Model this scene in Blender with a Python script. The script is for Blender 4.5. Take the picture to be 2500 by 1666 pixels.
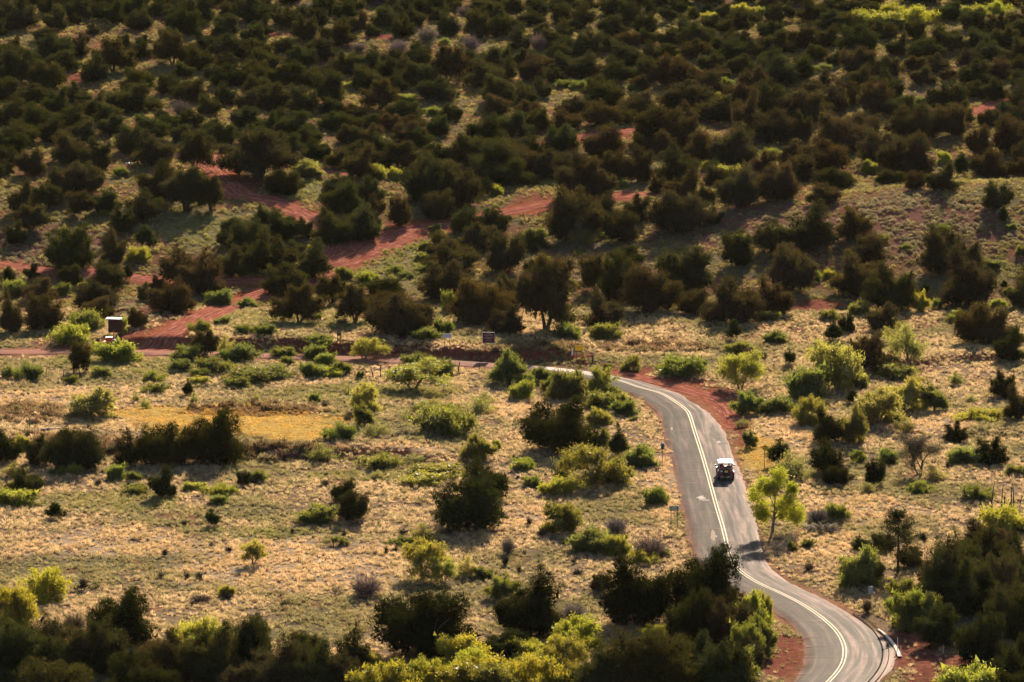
import bpy, bmesh, math, random
import numpy as np
from mathutils import Vector, Matrix
rnd = random.Random(7)
RNG = np.random.default_rng(11)
scene = bpy.context.scene
for o in list(bpy.data.objects): bpy.data.objects.remove(o)
COL = scene.collection
# ------------------------------------------------------------------ camera
F = 14400.0; CAMH = 100.0; PITCH = math.atan(2033.0 / F)       # photograph is 2500 x 1666
cam = bpy.data.cameras.new('camera'); cam.sensor_width = 36.0; cam.lens = F / 2500.0 * 36.0
cam.clip_start = 5.0; cam.clip_end = 40000.0
camo = bpy.data.objects.new('camera', cam); COL.objects.link(camo)
camo.location = (0, 0, CAMH); camo.rotation_euler = (math.pi / 2 - PITCH, 0, 0)
scene.camera = camo
scene.render.resolution_x = 1024; scene.render.resolution_y = 682
# ------------------------------------------------------------------ light
SUN_EL, SUN_AZ = math.radians(23.0), math.radians(9.0)
world = bpy.data.worlds.new('World'); scene.world = world; world.use_nodes = True
wn = world.node_tree; bg = wn.nodes['Background']; bg.inputs['Strength'].default_value = 0.05
sky = wn.nodes.new('ShaderNodeTexSky'); sky.sky_type = 'NISHITA'; sky.sun_disc = False
sky.sun_elevation = SUN_EL; sky.sun_rotation = SUN_AZ; sky.dust_density = 1.5
wn.links.new(sky.outputs[0], bg.inputs['Color'])
sun = bpy.data.lights.new('sun', 'SUN'); sun.energy = 5.0; sun.angle = math.radians(0.5); sun.color = (1.0, 0.84, 0.67)
suno = bpy.data.objects.new('sun', sun); COL.objects.link(suno)
sdir = Vector((math.sin(SUN_AZ) * math.cos(SUN_EL), math.cos(SUN_AZ) * math.cos(SUN_EL), math.sin(SUN_EL)))
suno.rotation_euler = (-sdir).to_track_quat('-Z', 'Y').to_euler(); suno.location = (60, 900, 300)
vs = scene.view_settings; vs.view_transform = 'Standard'; vs.look = 'None'; vs.gamma = 1.0; vs.use_curve_mapping = False
vs.exposure = 1.5
HAZE = 0.0000048
scene.render.engine = 'CYCLES'
cy = scene.cycles; cy.max_bounces = 4; cy.diffuse_bounces = 2; cy.glossy_bounces = 1; cy.transmission_bounces = 3; cy.transparent_max_bounces = 4; cy.volume_bounces = 0
# ------------------------------------------------------------------ noise, terrain, projection
def vnoise(x, y, seed=0):
    x = np.asarray(x, float); y = np.asarray(y, float)
    xi = np.floor(x).astype(np.int64); yi = np.floor(y).astype(np.int64); xf = x - xi; yf = y - yi
    xf = xf * xf * (3 - 2 * xf); yf = yf * yf * (3 - 2 * yf)
    def h(a, b):
        n = (a * 374761393 + b * 668265263 + seed * 982451653) & 0x7fffffff
        n = ((n ^ (n >> 13)) * 1274126177) & 0x7fffffff
        return ((n ^ (n >> 16)) & 0xffff) / 65535.0
    return (h(xi, yi) * (1 - xf) + h(xi + 1, yi) * xf) * (1 - yf) + (h(xi, yi + 1) * (1 - xf) + h(xi + 1, yi + 1) * xf) * yf
def fbm(x, y, seed=0, oct=3):
    s = 0; a = 0.5; t = 0
    for k in range(oct):
        s = s + a * vnoise(np.asarray(x) * 2 ** k, np.asarray(y) * 2 ** k, seed + k); t += a; a *= .5
    return s / t
def sst(a, b, x):
    t = np.clip((np.asarray(x, float) - a) / (b - a), 0, 1); return t * t * (3 - 2 * t)
CT, ST = math.cos(PITCH), math.sin(PITCH)
def project(x, y, z):
    dz = np.asarray(z, float) - CAMH; y = np.asarray(y, float)
    dep = y * CT - dz * ST; upc = y * ST + dz * CT
    return 1250 + F * np.asarray(x) / dep, 833 - F * upc / dep
def flat(u, v):
    a = (833 - v) / F; dy = CT + a * ST; dz = -ST + a * CT; t = -CAMH / dz
    return (u - 1250) / F * t, dy * t
def pline(pts):
    p = np.array([flat(u, v) for u, v in pts]); return p
BANK = pline([(-400, 842), (0, 848), (180, 848), (340, 850), (640, 856), (930, 866), (1056, 870), (1200, 882), (1400, 884), (1560, 905), (1700, 930), (1900, 930)])
WASH = pline([(-400, 1110), (0, 1104), (250, 1120), (420, 1122), (560, 1120), (760, 1122), (900, 1122), (1120, 1128), (1400, 1130)])
GUL = pline([(2050, 905), (2200, 898), (2300, 892), (2440, 884), (2700, 880)])
GUL2 = pline([(2280, 1072), (2370, 1066), (2440, 1070), (2700, 1078)])
def step(x, y, L, h, w, decay):
    yl = np.interp(x, L[:, 0], L[:, 1]) + (vnoise(x * .35, x * 0, 3) - .5) * 3.0
    d = y - yl
    return h * sst(0, w, d) * (1 - sst(w, decay, d))
def terrain_base(x, y):
    x = np.asarray(x, float); y = np.asarray(y, float)
    hx = 9.4 * sst(-8, 74, x) ** .8 + 2.0 * sst(70, 160, x)
    z = hx * .62 * (sst(742, 800, y) - .75 * sst(800, 838, y) - .25 * sst(850, 960, y))
    yy_ = np.clip(y - 736, 0, 330); z = z + .062 * (yy_ - 22 * (1 - np.exp(-yy_ / 22)))
    z = z + 3.2 * sst(-2, -40, x) * (sst(738, 815, y) - .7 * sst(830, 960, y))
    z = z + step(x, y, BANK, 1.15 * sst(14, 4, x) * sst(-58, -44, x), 2.0, 60)
    z = z + step(x, y, WASH, 0.9 * sst(0, -12, x), 2.6, 55)
    z = z + step(x, y, GUL, 0.7 * sst(38, 44, x), 1.8, 30) + step(x, y, GUL2, 0.35 * sst(42, 48, x), 1.4, 20)
    z = z + (fbm(x / 45, y / 60, 21) - .5) * 3.0 * sst(720, 850, y) + (fbm(x / 30, y / 30, 5) - .5) * .5
    return z
def rough(x, y):
    return (fbm(x / 7, y / 7, 31) - .5) * .5 + (fbm(x / 2.2, y / 2.2, 41, 2) - .5) * .16
TS = np.concatenate([np.linspace(440, 1500, 2400)])
def ground(u, v, f=None):
    f = f or terrain_full
    a = (833 - v) / F; dx = (u - 1250) / F; dy = CT + a * ST; dz = -ST + a * CT
    zz = CAMH + dz * TS; g = f(dx * TS, dy * TS)
    k = np.argmax(zz < g)
    if k == 0: k = len(TS) - 1
    d0 = zz[k - 1] - g[k - 1]; d1 = zz[k] - g[k]
    t = TS[k - 1] + (TS[k] - TS[k - 1]) * (d0 / (d0 - d1) if d0 != d1 else 0)
    return dx * t, dy * t
def catmull(P, n=12):
    P = np.asarray(P, float); Q = np.vstack([2 * P[0] - P[1], P, 2 * P[-1] - P[-2]]); out = []
    for i in range(1, len(Q) - 2):
        p0, p1, p2, p3 = Q[i - 1:i + 3]
        for t in np.linspace(0, 1, n, endpoint=False):
            out.append(.5 * ((2 * p1) + (-p0 + p2) * t + (2 * p0 - 5 * p1 + 4 * p2 - p3) * t * t + (-p0 + 3 * p1 - 3 * p2 + p3) * t ** 3))
    out.append(Q[-2]); return np.array(out)
def resample(P, stepm):
    d = np.concatenate([[0], np.cumsum(np.hypot(*np.diff(P[:, :2], axis=0).T))]); n = max(3, int(d[-1] / stepm)); s = np.linspace(0, d[-1], n)
    return np.stack([np.interp(s, d, P[:, k]) for k in range(P.shape[1])], 1), s
def pdist(x, y, P):
    x = np.asarray(x, float).ravel(); y = np.asarray(y, float).ravel(); best = np.full(x.shape, 1e9)
    bx0, by0 = P.min(0)[:2] - 30; bx1, by1 = P.max(0)[:2] + 30
    m = (x > bx0) & (x < bx1) & (y > by0) & (y < by1)
    if not m.any(): return best
    xs, ys = x[m], y[m]; b = np.full(xs.shape, 1e9)
    for i in range(len(P) - 1):
        ax, ay = P[i, 0], P[i, 1]; ex, ey = P[i + 1, 0] - ax, P[i + 1, 1] - ay
        t = np.clip(((xs - ax) * ex + (ys - ay) * ey) / (ex * ex + ey * ey + 1e-9), 0, 1)
        b = np.minimum(b, np.hypot(xs - ax - t * ex, ys - ay - t * ey))
    best[m] = b; return best
def gl(pts, f=None): return np.array([ground(u, v, f or terrain_base) for u, v in pts])
# road centre line and edges read off the photograph, turned into ground points
CPIX = [(-260, 858), (0, 860), (180, 858), (342, 861), (640, 868), (931, 879), (1056, 884), (1208, 893), (1340, 903), (1430, 914), (1513, 930), (1559, 946), (1609, 960), (1642, 977), (1675, 1001), (1686, 1021), (1697, 1057), (1714, 1109), (1730, 1165), (1746, 1225),
        (1764, 1286), (1778, 1341), (1789, 1372), (1806, 1394), (1848, 1422), (1905, 1449), (1961, 1477), (2006, 1508), (2042, 1541), (2060, 1575), (2061, 1605), (2050, 1633), (2022, 1665), (1975, 1705), (1900, 1750), (1800, 1800)]
ROADC = catmull(gl(CPIX), 10); ROADC, ROADS = resample(ROADC, 1.0)
tan = np.gradient(ROADC, axis=0); tan /= np.hypot(tan[:, 0], tan[:, 1])[:, None]; NRM = np.stack([-tan[:, 1], tan[:, 0]], 1)
if NRM[len(NRM) // 2, 0] > 0: pass
def offsets(pix, default, side):
    pts = gl(pix); s = []; o = []
    for p in pts:
        d = ROADC - p; k = np.argmin((d ** 2).sum(1)); s.append(ROADS[k]); o.append(np.hypot(*d[k]))
    s = np.array(s); o = np.array(o); i = np.argsort(s); s = s[i]; o = o[i]
    s = np.concatenate([[0, s[0] - 15], s, [s[-1] + 15, 1e4]]); o = np.concatenate([[default, default], o, [default, default]])
    r = np.interp(ROADS, s, o); kk = np.ones(9) / 9
    return np.convolve(np.pad(r, 4, mode='edge'), kk, mode='valid')
LEFT = [(1515, 957), (1573, 980), (1609, 1021), (1620, 1062), (1639, 1126), (1653, 1200), (1673, 1266), (1689, 1341), (1889, 1490), (1933, 1527), (1958, 1558), (1963, 1600), (1930, 1664)]
RIGHT = [(1507, 919), (1600, 938), (1670, 968), (1725, 1002), (1761, 1035), (1783, 1076), (1797, 1118), (1816, 1167), (1832, 1223), (1855, 1286), (1872, 1350), (1906, 1402), (1961, 1436), (2017, 1466), (2081, 1500), (2128, 1530), (2160, 1552), (2186, 1578), (2196, 1605), (2178, 1633), (2142, 1664)]
OL = offsets(LEFT, 1.9, 1); OR = offsets(RIGHT, 2.2, -1)
# which normal side is left in the picture: test
k = np.argmin(abs(ROADC[:, 1] - flat(1714, 1109)[1]) + 1e3 * (ROADC[:, 0] < 10))
SGN = 1.0 if NRM[k, 0] < 0 else -1.0
TRACKPIX = {
 'a': ([(330, 862), (390, 836), (440, 806), (500, 772), (574, 744), (659, 714), (740, 690), (807, 655), (860, 628), (930, 594), (1020, 562), (1115, 545), (1200, 528), (1290, 508), (1370, 496), (1500, 482), (1580, 476)], 3.6),
 'b': ([(-120, 640), (0, 646), (91, 660), (150, 662), (221, 664), (331, 680), (440, 690), (552, 684), (650, 686), (740, 690)], 2.8),
 'c': ([(516, 380), (514, 403), (539, 428), (555, 452), (580, 474), (600, 478), (650, 488), (697, 504), (733, 522), (766, 540), (800, 565), (830, 600), (800, 640)], 3.0),
 'd': ([(690, 396), (720, 408), (770, 416), (829, 424), (900, 428)], 2.6),
 'e': ([(1330, 352), (1415, 337), (1450, 331), (1500, 326), (1545, 322), (1620, 312)], 3.2),
 'g': ([(1500, 906), (1560, 920), (1630, 938), (1700, 958), (1752, 980), (1785, 1012), (1806, 1045)], 2.1),
 'f': ([(2370, 284), (2400, 270), (2430, 256), (2470, 246), (2560, 238)], 2.6),
}
TRACKS = {k: (resample(catmull(gl(p), 8), 1.0)[0], w) for k, (p, w) in TRACKPIX.items()}
def near_road(x, y):
    d = pdist(x, y, ROADC); return d
def terrain_full(x, y):
    x = np.asarray(x, float); y = np.asarray(y, float); sh = x.shape
    return terrain_base(x, y) + rough(x, y) * .8
# roughness is damped along road and tracks with a precomputed field on the ground grid
def axis(a, b, st, far, grow=1.35):
    c = list(np.arange(a, b + st, st)); s = st; lo = []; v = a
    while v > far[0]: s *= grow; v -= s; lo.append(v)
    s = st; hi = []; v = c[-1]
    while v < far[1]: s *= grow; v += s; hi.append(v)
    return np.array(lo[::-1] + c + hi)
GX = axis(-130, 130, 1.0, (-9000, 9000)); GY = axis(470, 1160, .95, (-3000, 16000))
XX, YY = np.meshgrid(GX, GY); 
DR = pdist(XX, YY, ROADC).reshape(XX.shape)
DT = np.full(XX.shape, 1e9)
for P, w in TRACKS.values(): DT = np.minimum(DT, (pdist(XX, YY, P) - w).reshape(XX.shape))
damp = sst(3.0, 9.0, DR) * sst(-1.0, 3.0, DT)
ZZ = terrain_base(XX, YY) + rough(XX, YY) * np.maximum(damp, .12)
ZZ = ZZ - .10 * (1 - sst(4.2, 6.0, DR)) * (DR < 6)
far = sst(1500, 6000, YY) + sst(200, 2500, abs(XX)) * (YY < 700); ZZ = ZZ * (1 - np.clip(far, 0, 1))
def gz(x, y):
    x = np.atleast_1d(np.asarray(x, float)); y = np.atleast_1d(np.asarray(y, float))
    i = np.clip(np.searchsorted(GX, x) - 1, 0, len(GX) - 2); j = np.clip(np.searchsorted(GY, y) - 1, 0, len(GY) - 2)
    fx = (x - GX[i]) / (GX[i + 1] - GX[i]); fy = (y - GY[j]) / (GY[j + 1] - GY[j])
    return (ZZ[j, i] * (1 - fx) + ZZ[j, i + 1] * fx) * (1 - fy) + (ZZ[j + 1, i] * (1 - fx) + ZZ[j + 1, i + 1] * fx) * fy
def gzf(x, y):
    return gz(np.ravel(x), np.ravel(y)).reshape(np.shape(x))
def at(u, v):
    x, y = ground(u, v, gzf); return x, y, float(gz(x, y)[0])
def ppm(y, z=0): return F / (y * CT - (z - CAMH) * ST)
# ------------------------------------------------------------------ mesh helpers
def mesh_arrays(name, V, T):
    me = bpy.data.meshes.new(name); V = np.asarray(V, np.float32); T = np.asarray(T, np.int32); n = T.shape[1]
    me.vertices.add(len(V)); me.vertices.foreach_set('co', V.ravel())
    me.loops.add(T.size); me.loops.foreach_set('vertex_index', T.ravel())
    me.polygons.add(len(T)); me.polygons.foreach_set('loop_start', np.arange(0, T.size, n, dtype=np.int32))
    me.update(calc_edges=True); return me
def link(name, data, parent=None, mat=None):
    o = bpy.data.objects.new(name, data); COL.objects.link(o)
    if parent: o.parent = parent
    if mat: data.materials.clear(); data.materials.append(mat)
    return o
def tag(o, label=None, cat=None, group=None, kind=None):
    if label: o['label'] = label
    if cat: o['category'] = cat
    if group: o['group'] = group
    if kind: o['kind'] = kind
    return o
def empty(name, loc, rz=0):
    o = bpy.data.objects.new(name, None); COL.objects.link(o); o.location = loc; o.rotation_euler = (0, 0, rz); o.empty_display_size = .3; return o
class MB:
    def __init__(s): s.v = []; s.f = []
    def add(s, V, Fc):
        n = len(s.v); s.v += [tuple(p) for p in V]; s.f += [tuple(i + n for i in q) for q in Fc]; return s
    def box(s, c, d, M=None, taper=1.0):
        x, y, z = d[0] / 2, d[1] / 2, d[2] / 2; V = []
        for k in (-1, 1):
            t = taper if k > 0 else 1
            V += [(-x * t, -y * t, k * z), (x * t, -y * t, k * z), (x * t, y * t, k * z), (-x * t, y * t, k * z)]
        V = [Vector(p) for p in V]
        if M is not None: V = [M @ p for p in V]
        V = [p + Vector(c) for p in V]
        return s.add(V, [(0, 3, 2, 1), (4, 5, 6, 7), (0, 1, 5, 4), (1, 2, 6, 5), (2, 3, 7, 6), (3, 0, 4, 7)])
    def tube(s, pts, rad, n=6, cap=True):
        pts = [Vector(p) for p in pts]; R = rad if hasattr(rad, '__len__') else [rad] * len(pts); rings = []
        for i, p in enumerate(pts):
            d = (pts[min(i + 1, len(pts) - 1)] - pts[max(i - 1, 0)]).normalized()
            a = d.orthogonal().normalized() if i == 0 else (a - d * a.dot(d)).normalized()
            b = d.cross(a); rings.append([p + (a * math.cos(2 * math.pi * k / n) + b * math.sin(2 * math.pi * k / n)) * R[i] for k in range(n)])
        V = [q for r in rings for q in r]; Fc = []
        for i in range(len(pts) - 1):
            for k in range(n): Fc.append((i * n + k, i * n + (k + 1) % n, (i + 1) * n + (k + 1) % n, (i + 1) * n + k))
        if cap: Fc += [tuple(range(n))[::-1], tuple((len(pts) - 1) * n + k for k in range(n))]
        return s.add(V, Fc)
    def cyl(s, c, r, h, ax='z', n=16, prof=None):
        # lathe about an axis: prof = [(radius, offset)]
        prof = prof or [(r, -h / 2), (r, h / 2)]; V = []
        for (rr, zz) in prof:
            for k in range(n):
                a = 2 * math.pi * k / n; p = (rr * math.cos(a), rr * math.sin(a), zz)
                if ax == 'x': p = (p[2], p[0], p[1])
                elif ax == 'y': p = (p[0], p[2], p[1])
                V.append((p[0] + c[0], p[1] + c[1], p[2] + c[2]))
        Fc = []
        for i in range(len(prof) - 1):
            for k in range(n): Fc.append((i * n + k, i * n + (k + 1) % n, (i + 1) * n + (k + 1) % n, (i + 1) * n + k))
        Fc += [tuple(range(n))[::-1], tuple((len(prof) - 1) * n + k for k in range(n))]
        return s.add(V, Fc)
    def prism(s, prof, x0, x1):           # profile in (y, z) extruded along x
        n = len(prof); V = [(x0, y, z) for y, z in prof] + [(x1, y, z) for y, z in prof]
        Fc = [tuple(range(n))[::-1], tuple(range(n, 2 * n))] + [(k, (k + 1) % n, n + (k + 1) % n, n + k) for k in range(n)]
        return s.add(V, Fc)
    def mesh(s, name, smooth=False):
        me = bpy.data.meshes.new(name); me.from_pydata(s.v, [], s.f); me.update()
        bm = bmesh.new(); bm.from_mesh(me); bmesh.ops.recalc_face_normals(bm, faces=bm.faces); bm.to_mesh(me); bm.free()
        if smooth: me.polygons.foreach_set('use_smooth', [True] * len(me.polygons))
        return me
    def build(s, name, mat, parent=None, smooth=False, bevel=0):
        o = link(name, s.mesh(name, smooth), parent, mat)
        if bevel:
            m = o.modifiers.new('bevel', 'BEVEL'); m.width = bevel; m.segments = 2; m.limit_method = 'ANGLE'
        return o
# ------------------------------------------------------------------ materials
def nt(name):
    m = bpy.data.materials.new(name); m.use_nodes = True; t = m.node_tree; t.nodes.clear()
    out = t.nodes.new('ShaderNodeOutputMaterial'); return m, t, out
def N(t, kind, **kw):
    n = t.nodes.new(kind)
    for k, v in kw.items(): setattr(n, k, v)
    return n
def mixc(t, fac, a, b, mode='MIX'):
    n = t.nodes.new('ShaderNodeMix'); n.data_type = 'RGBA'; n.blend_type = mode
    for sock, val in ((n.inputs[0], fac), (n.inputs[6], a), (n.inputs[7], b)):
        if hasattr(val, 'is_output'): t.links.new(val, sock)
        elif isinstance(val, (int, float)): sock.default_value = val
        else: sock.default_value = (*val, 1)[:4]
    return n.outputs[2]
def noise(t, scale, detail=4, rough=.55, vec=None, dist=0):
    n = N(t, 'ShaderNodeTexNoise'); n.inputs['Scale'].default_value = scale; n.inputs['Detail'].default_value = detail
    n.inputs['Roughness'].default_value = rough; n.inputs['Distortion'].default_value = dist
    if vec is not None: t.links.new(vec, n.inputs['Vector'])
    return n.outputs[0]
def ramp(t, fac, stops):
    n = N(t, 'ShaderNodeValToRGB'); e = n.color_ramp.elements
    while len(e) < len(stops): e.new(.5)
    for q, (p, c) in zip(e, stops): q.position = p; q.color = (*c, 1) if len(c) == 3 else c
    t.links.new(fac, n.inputs[0]); return n.outputs[0]
def plain(name, col, rough=.6, metal=0, var=.15, scale=6, spec=.4, bump=0, coat=0):
    m, t, out = nt(name); b = N(t, 'ShaderNodeBsdfPrincipled'); tc = N(t, 'ShaderNodeTexCoord')
    f = noise(t, scale, 5, .6, tc.outputs['Object'])
    c = mixc(t, f, [q * (1 - var) for q in col], [min(1, q * (1 + var)) for q in col]); t.links.new(c, b.inputs['Base Color'])
    b.inputs['Roughness'].default_value = rough; b.inputs['Metallic'].default_value = metal; b.inputs['Specular IOR Level'].default_value = spec
    b.inputs['Coat Weight'].default_value = coat
    if bump:
        bn = N(t, 'ShaderNodeBump'); bn.inputs['Strength'].default_value = bump; t.links.new(f, bn.inputs['Height']); t.links.new(bn.outputs[0], b.inputs['Normal'])
    t.links.new(b.outputs[0], out.inputs[0]); return m
def leafmat(name, src, transl, tboost=1.3, gloss=.04, tcol=(1.15, 1.05, .45)):
    m, t, out = nt(name); tc = N(t, 'ShaderNodeTexCoord'); oi = N(t, 'ShaderNodeObjectInfo')
    if src == 'OBJ': col = oi.outputs['Color']
    else:
        a = N(t, 'ShaderNodeAttribute'); a.attribute_type = 'INSTANCER'; a.attribute_name = 'tint'; col = a.outputs['Color']
    f = noise(t, 2.2, 3, .6, tc.outputs['Object'])
    c = mixc(t, 1.0, col, ramp(t, f, [(.3, (.62, .62, .62)), (.7, (1.35, 1.3, 1.15))]), 'MULTIPLY')
    d = N(t, 'ShaderNodeBsdfDiffuse'); t.links.new(c, d.inputs[0])
    tr = N(t, 'ShaderNodeBsdfTranslucent'); c2 = mixc(t, 1.0, c, [q * tboost for q in tcol], 'MULTIPLY'); t.links.new(c2, tr.inputs[0])
    mx = N(t, 'ShaderNodeMixShader'); mx.inputs[0].default_value = transl; t.links.new(d.outputs[0], mx.inputs[1]); t.links.new(tr.outputs[0], mx.inputs[2])
    if gloss:
        g = N(t, 'ShaderNodeBsdfGlossy'); g.inputs['Roughness'].default_value = .45; g.inputs['Color'].default_value = (.8, .8, .7, 1)
        m2 = N(t, 'ShaderNodeMixShader'); m2.inputs[0].default_value = gloss; t.links.new(mx.outputs[0], m2.inputs[1]); t.links.new(g.outputs[0], m2.inputs[2]); mx = m2
    t.links.new(mx.outputs[0], out.inputs[0]); return m
M = {}
M['juniper'] = leafmat('juniper foliage', 'OBJ', .2, 1.4, gloss=0)
M['juniper_far'] = leafmat('juniper foliage far', 'INST', .2, 1.4, gloss=0)
M['leaf'] = leafmat('green leaf', 'OBJ', .55, 1.6)
M['grass'] = leafmat('dry grass', 'INST', .45, 1.15, .03, (1.1, 1.0, .75))
M['twig'] = leafmat('bare twig', 'OBJ', .12, gloss=.03, tcol=(1, 1, 1))
M['bark'] = plain('juniper bark', (.10, .065, .045), .9, var=.4, scale=9, bump=.4)
M['bark_grey'] = plain('grey bark', (.16, .13, .11), .9, var=.35, scale=9, bump=.4)
M['burnt'] = plain('charred wood', (.035, .025, .022), .9, var=.4, scale=8)
M['wood'] = plain('weathered post wood', (.11, .06, .045), .85, spec=.08, var=.35, scale=8, bump=.3)
M['steel'] = plain('galvanised steel', (.16, .15, .14), .5, .6, var=.15)
M['rust_post'] = plain('brown steel post', (.07, .04, .035), .6, .3, spec=.08, var=.2)
M['brown_sign'] = plain('brown sign paint', (.10, .022, .025), .5, spec=.08, var=.1)
M['white_paint'] = plain('white paint', (.8, .79, .76), .45, var=.05)
M['grey_sign'] = plain('pale sign paint', (.62, .62, .66), .5, spec=.08, var=.08)
M['yellow_sign'] = plain('yellow sign paint', (.85, .48, .03), .45, spec=.08, var=.08)
M['black_paint'] = plain('black paint', (.02, .02, .02), .5, var=.1)
M['sign_back'] = plain('weathered sign back', (.36, .36, .26), .5, .2, var=.12)
M['green_sign'] = plain('green sign paint', (.05, .17, .10), .5)
M['blue_sign'] = plain('blue sign paint', (.10, .26, .42), .45)
M['trailer_orange'] = plain('orange trailer paint', (.62, .09, .03), .5, var=.12)
M['panel_dark'] = plain('message board face', (.05, .026, .026), .35, spec=.08, var=.12)
M['rubber'] = plain('tyre rubber', (.02, .02, .02), .8)
M['rim'] = plain('wheel rim metal', (.35, .35, .36), .4, .6)
M['jeep'] = plain('dark red jeep paint', (.16, .028, .045), .3, var=.08, coat=.6)
M['jeep_dark'] = plain('jeep black plastic', (.02, .02, .023), .55)
M['canopy'] = plain('white canvas', (.86, .86, .85), .6, var=.03)
M['seat'] = plain('red brown seat vinyl', (.26, .07, .05), .5)
M['amber'] = plain('yellow plate paint', (.75, .5, .06), .5)
M['tail'] = plain('red lamp lens', (.5, .02, .02), .25)
M['glass'] = None
m, t, out = nt('windshield glass'); g = N(t, 'ShaderNodeBsdfGlass'); g.inputs['Roughness'].default_value = .02; g.inputs['IOR'].default_value = 1.1; t.links.new(g.outputs[0], out.inputs[0]); M['glass'] = m
M['skin'] = plain('skin', (.42, .25, .17), .6, var=.06)
M['hair'] = plain('dark hair', (.03, .02, .015), .7)
M['shirt_blue'] = plain('dark blue shirt', (.035, .07, .15), .8)
M['shirt_wine'] = plain('wine red shirt', (.16, .03, .06), .8)
M['jeans'] = plain('denim', (.05, .06, .10), .85)
M['stone'] = plain('pale stone', (.42, .34, .28), .85, var=.25, scale=3, bump=.3)
M['box_metal'] = plain('pale green utility box', (.55, .57, .52), .5, var=.06)
M['line'] = plain('faded road paint', (.80, .70, .52), .6, spec=0, var=.2, scale=14)
M['crack'] = plain('sealed crack', (.34, .27, .21), .7, spec=0, var=.3, scale=8)
M['white_line'] = plain('worn white paint', (.46, .40, .36), .7, spec=0, var=.25, scale=4)
M['kerb'] = plain('white concrete kerb', (.74, .62, .52), .75, spec=0, var=.12, scale=5)
# ground
m, t, out = nt('desert ground'); M['ground'] = m
b = N(t, 'ShaderNodeBsdfPrincipled'); b.inputs['Roughness'].default_value = .95; b.inputs['Specular IOR Level'].default_value = 0
a = N(t, 'ShaderNodeAttribute'); a.attribute_name = 'soil'; tc = N(t, 'ShaderNodeTexCoord')
f1 = noise(t, 1.3, 6, .65, tc.outputs['Object']); f2 = noise(t, 6.0, 4, .7, tc.outputs['Object'])
c = mixc(t, 1.0, a.outputs['Color'], ramp(t, f1, [(.3, (.55, .52, .5)), (.52, (1, 1, 1)), (.72, (1.4, 1.35, 1.25))]), 'MULTIPLY')
c = mixc(t, 1.0, c, ramp(t, f2, [(.35, (.7, .7, .68)), (.65, (1.25, 1.25, 1.2))]), 'MULTIPLY')
t.links.new(c, b.inputs['Base Color'])
bn = N(t, 'ShaderNodeBump'); bn.inputs['Strength'].default_value = .9; bn.inputs['Distance'].default_value = .25; t.links.new(f2, bn.inputs['Height']); t.links.new(bn.outputs[0], b.inputs['Normal'])
t.links.new(b.outputs[0], out.inputs[0])
# dirt track: uv.x across in metres, uv.y along
def dirtmat(name, c0, c1, c2):
    m, t, out = nt(name); b = N(t, 'ShaderNodeBsdfPrincipled'); b.inputs['Roughness'].default_value = .9; b.inputs['Specular IOR Level'].default_value = 0
    uv = N(t, 'ShaderNodeUVMap'); mp = N(t, 'ShaderNodeMapping'); mp.inputs['Scale'].default_value = (1.6, .12, 1); t.links.new(uv.outputs[0], mp.inputs[0])
    tc = N(t, 'ShaderNodeTexCoord'); f = noise(t, 2.0, 5, .6, mp.outputs[0], .6); g = noise(t, 1.1, 6, .65, tc.outputs['Object'])
    c = ramp(t, f, [(.30, c0), (.5, c1), (.68, c2)]); c = mixc(t, 1.0, c, ramp(t, g, [(.3, (.72, .7, .7)), (.7, (1.2, 1.18, 1.15))]), 'MULTIPLY')
    t.links.new(c, b.inputs['Base Color'])
    ad = N(t, 'ShaderNodeMath', operation='ADD'); t.links.new(f, ad.inputs[0]); t.links.new(g, ad.inputs[1])
    bn = N(t, 'ShaderNodeBump'); bn.inputs['Strength'].default_value = 1.0; bn.inputs['Distance'].default_value = .3; t.links.new(ad.outputs[0], bn.inputs['Height']); t.links.new(bn.outputs[0], b.inputs['Normal'])
    t.links.new(b.outputs[0], out.inputs[0]); return m
M['track'] = dirtmat('red dirt track', (.16, .054, .040), (.28, .10, .068), (.47, .22, .15))
# asphalt
m, t, out = nt('worn asphalt'); M['asphalt'] = m
b = N(t, 'ShaderNodeBsdfPrincipled'); uv = N(t, 'ShaderNodeUVMap'); sx = N(t, 'ShaderNodeSeparateXYZ'); t.links.new(uv.outputs[0], sx.inputs[0])
mp = N(t, 'ShaderNodeMapping'); mp.inputs['Scale'].default_value = (1.1, .045, 1); t.links.new(uv.outputs[0], mp.inputs[0])
st = noise(t, 1.6, 5, .6, mp.outputs[0], .4); tc = N(t, 'ShaderNodeTexCoord'); gr = noise(t, 5.0, 6, .75, tc.outputs['Object']); bl = noise(t, .35, 4, .6, tc.outputs['Object'])
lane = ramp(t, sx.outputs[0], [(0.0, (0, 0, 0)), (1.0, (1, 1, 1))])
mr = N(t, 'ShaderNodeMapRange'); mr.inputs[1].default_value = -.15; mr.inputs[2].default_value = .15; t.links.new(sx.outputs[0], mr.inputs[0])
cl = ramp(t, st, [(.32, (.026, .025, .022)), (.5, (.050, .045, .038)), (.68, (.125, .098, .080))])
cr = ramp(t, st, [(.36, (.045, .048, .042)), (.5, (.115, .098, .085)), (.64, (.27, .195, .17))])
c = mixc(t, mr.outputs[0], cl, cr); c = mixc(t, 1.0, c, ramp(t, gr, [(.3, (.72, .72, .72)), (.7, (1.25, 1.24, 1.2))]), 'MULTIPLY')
c = mixc(t, 1.0, c, ramp(t, bl, [(.3, (.78, .8, .8)), (.7, (1.2, 1.15, 1.1))]), 'MULTIPLY')
at_e = N(t, 'ShaderNodeAttribute'); at_e.attribute_name = 'edge'
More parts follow.
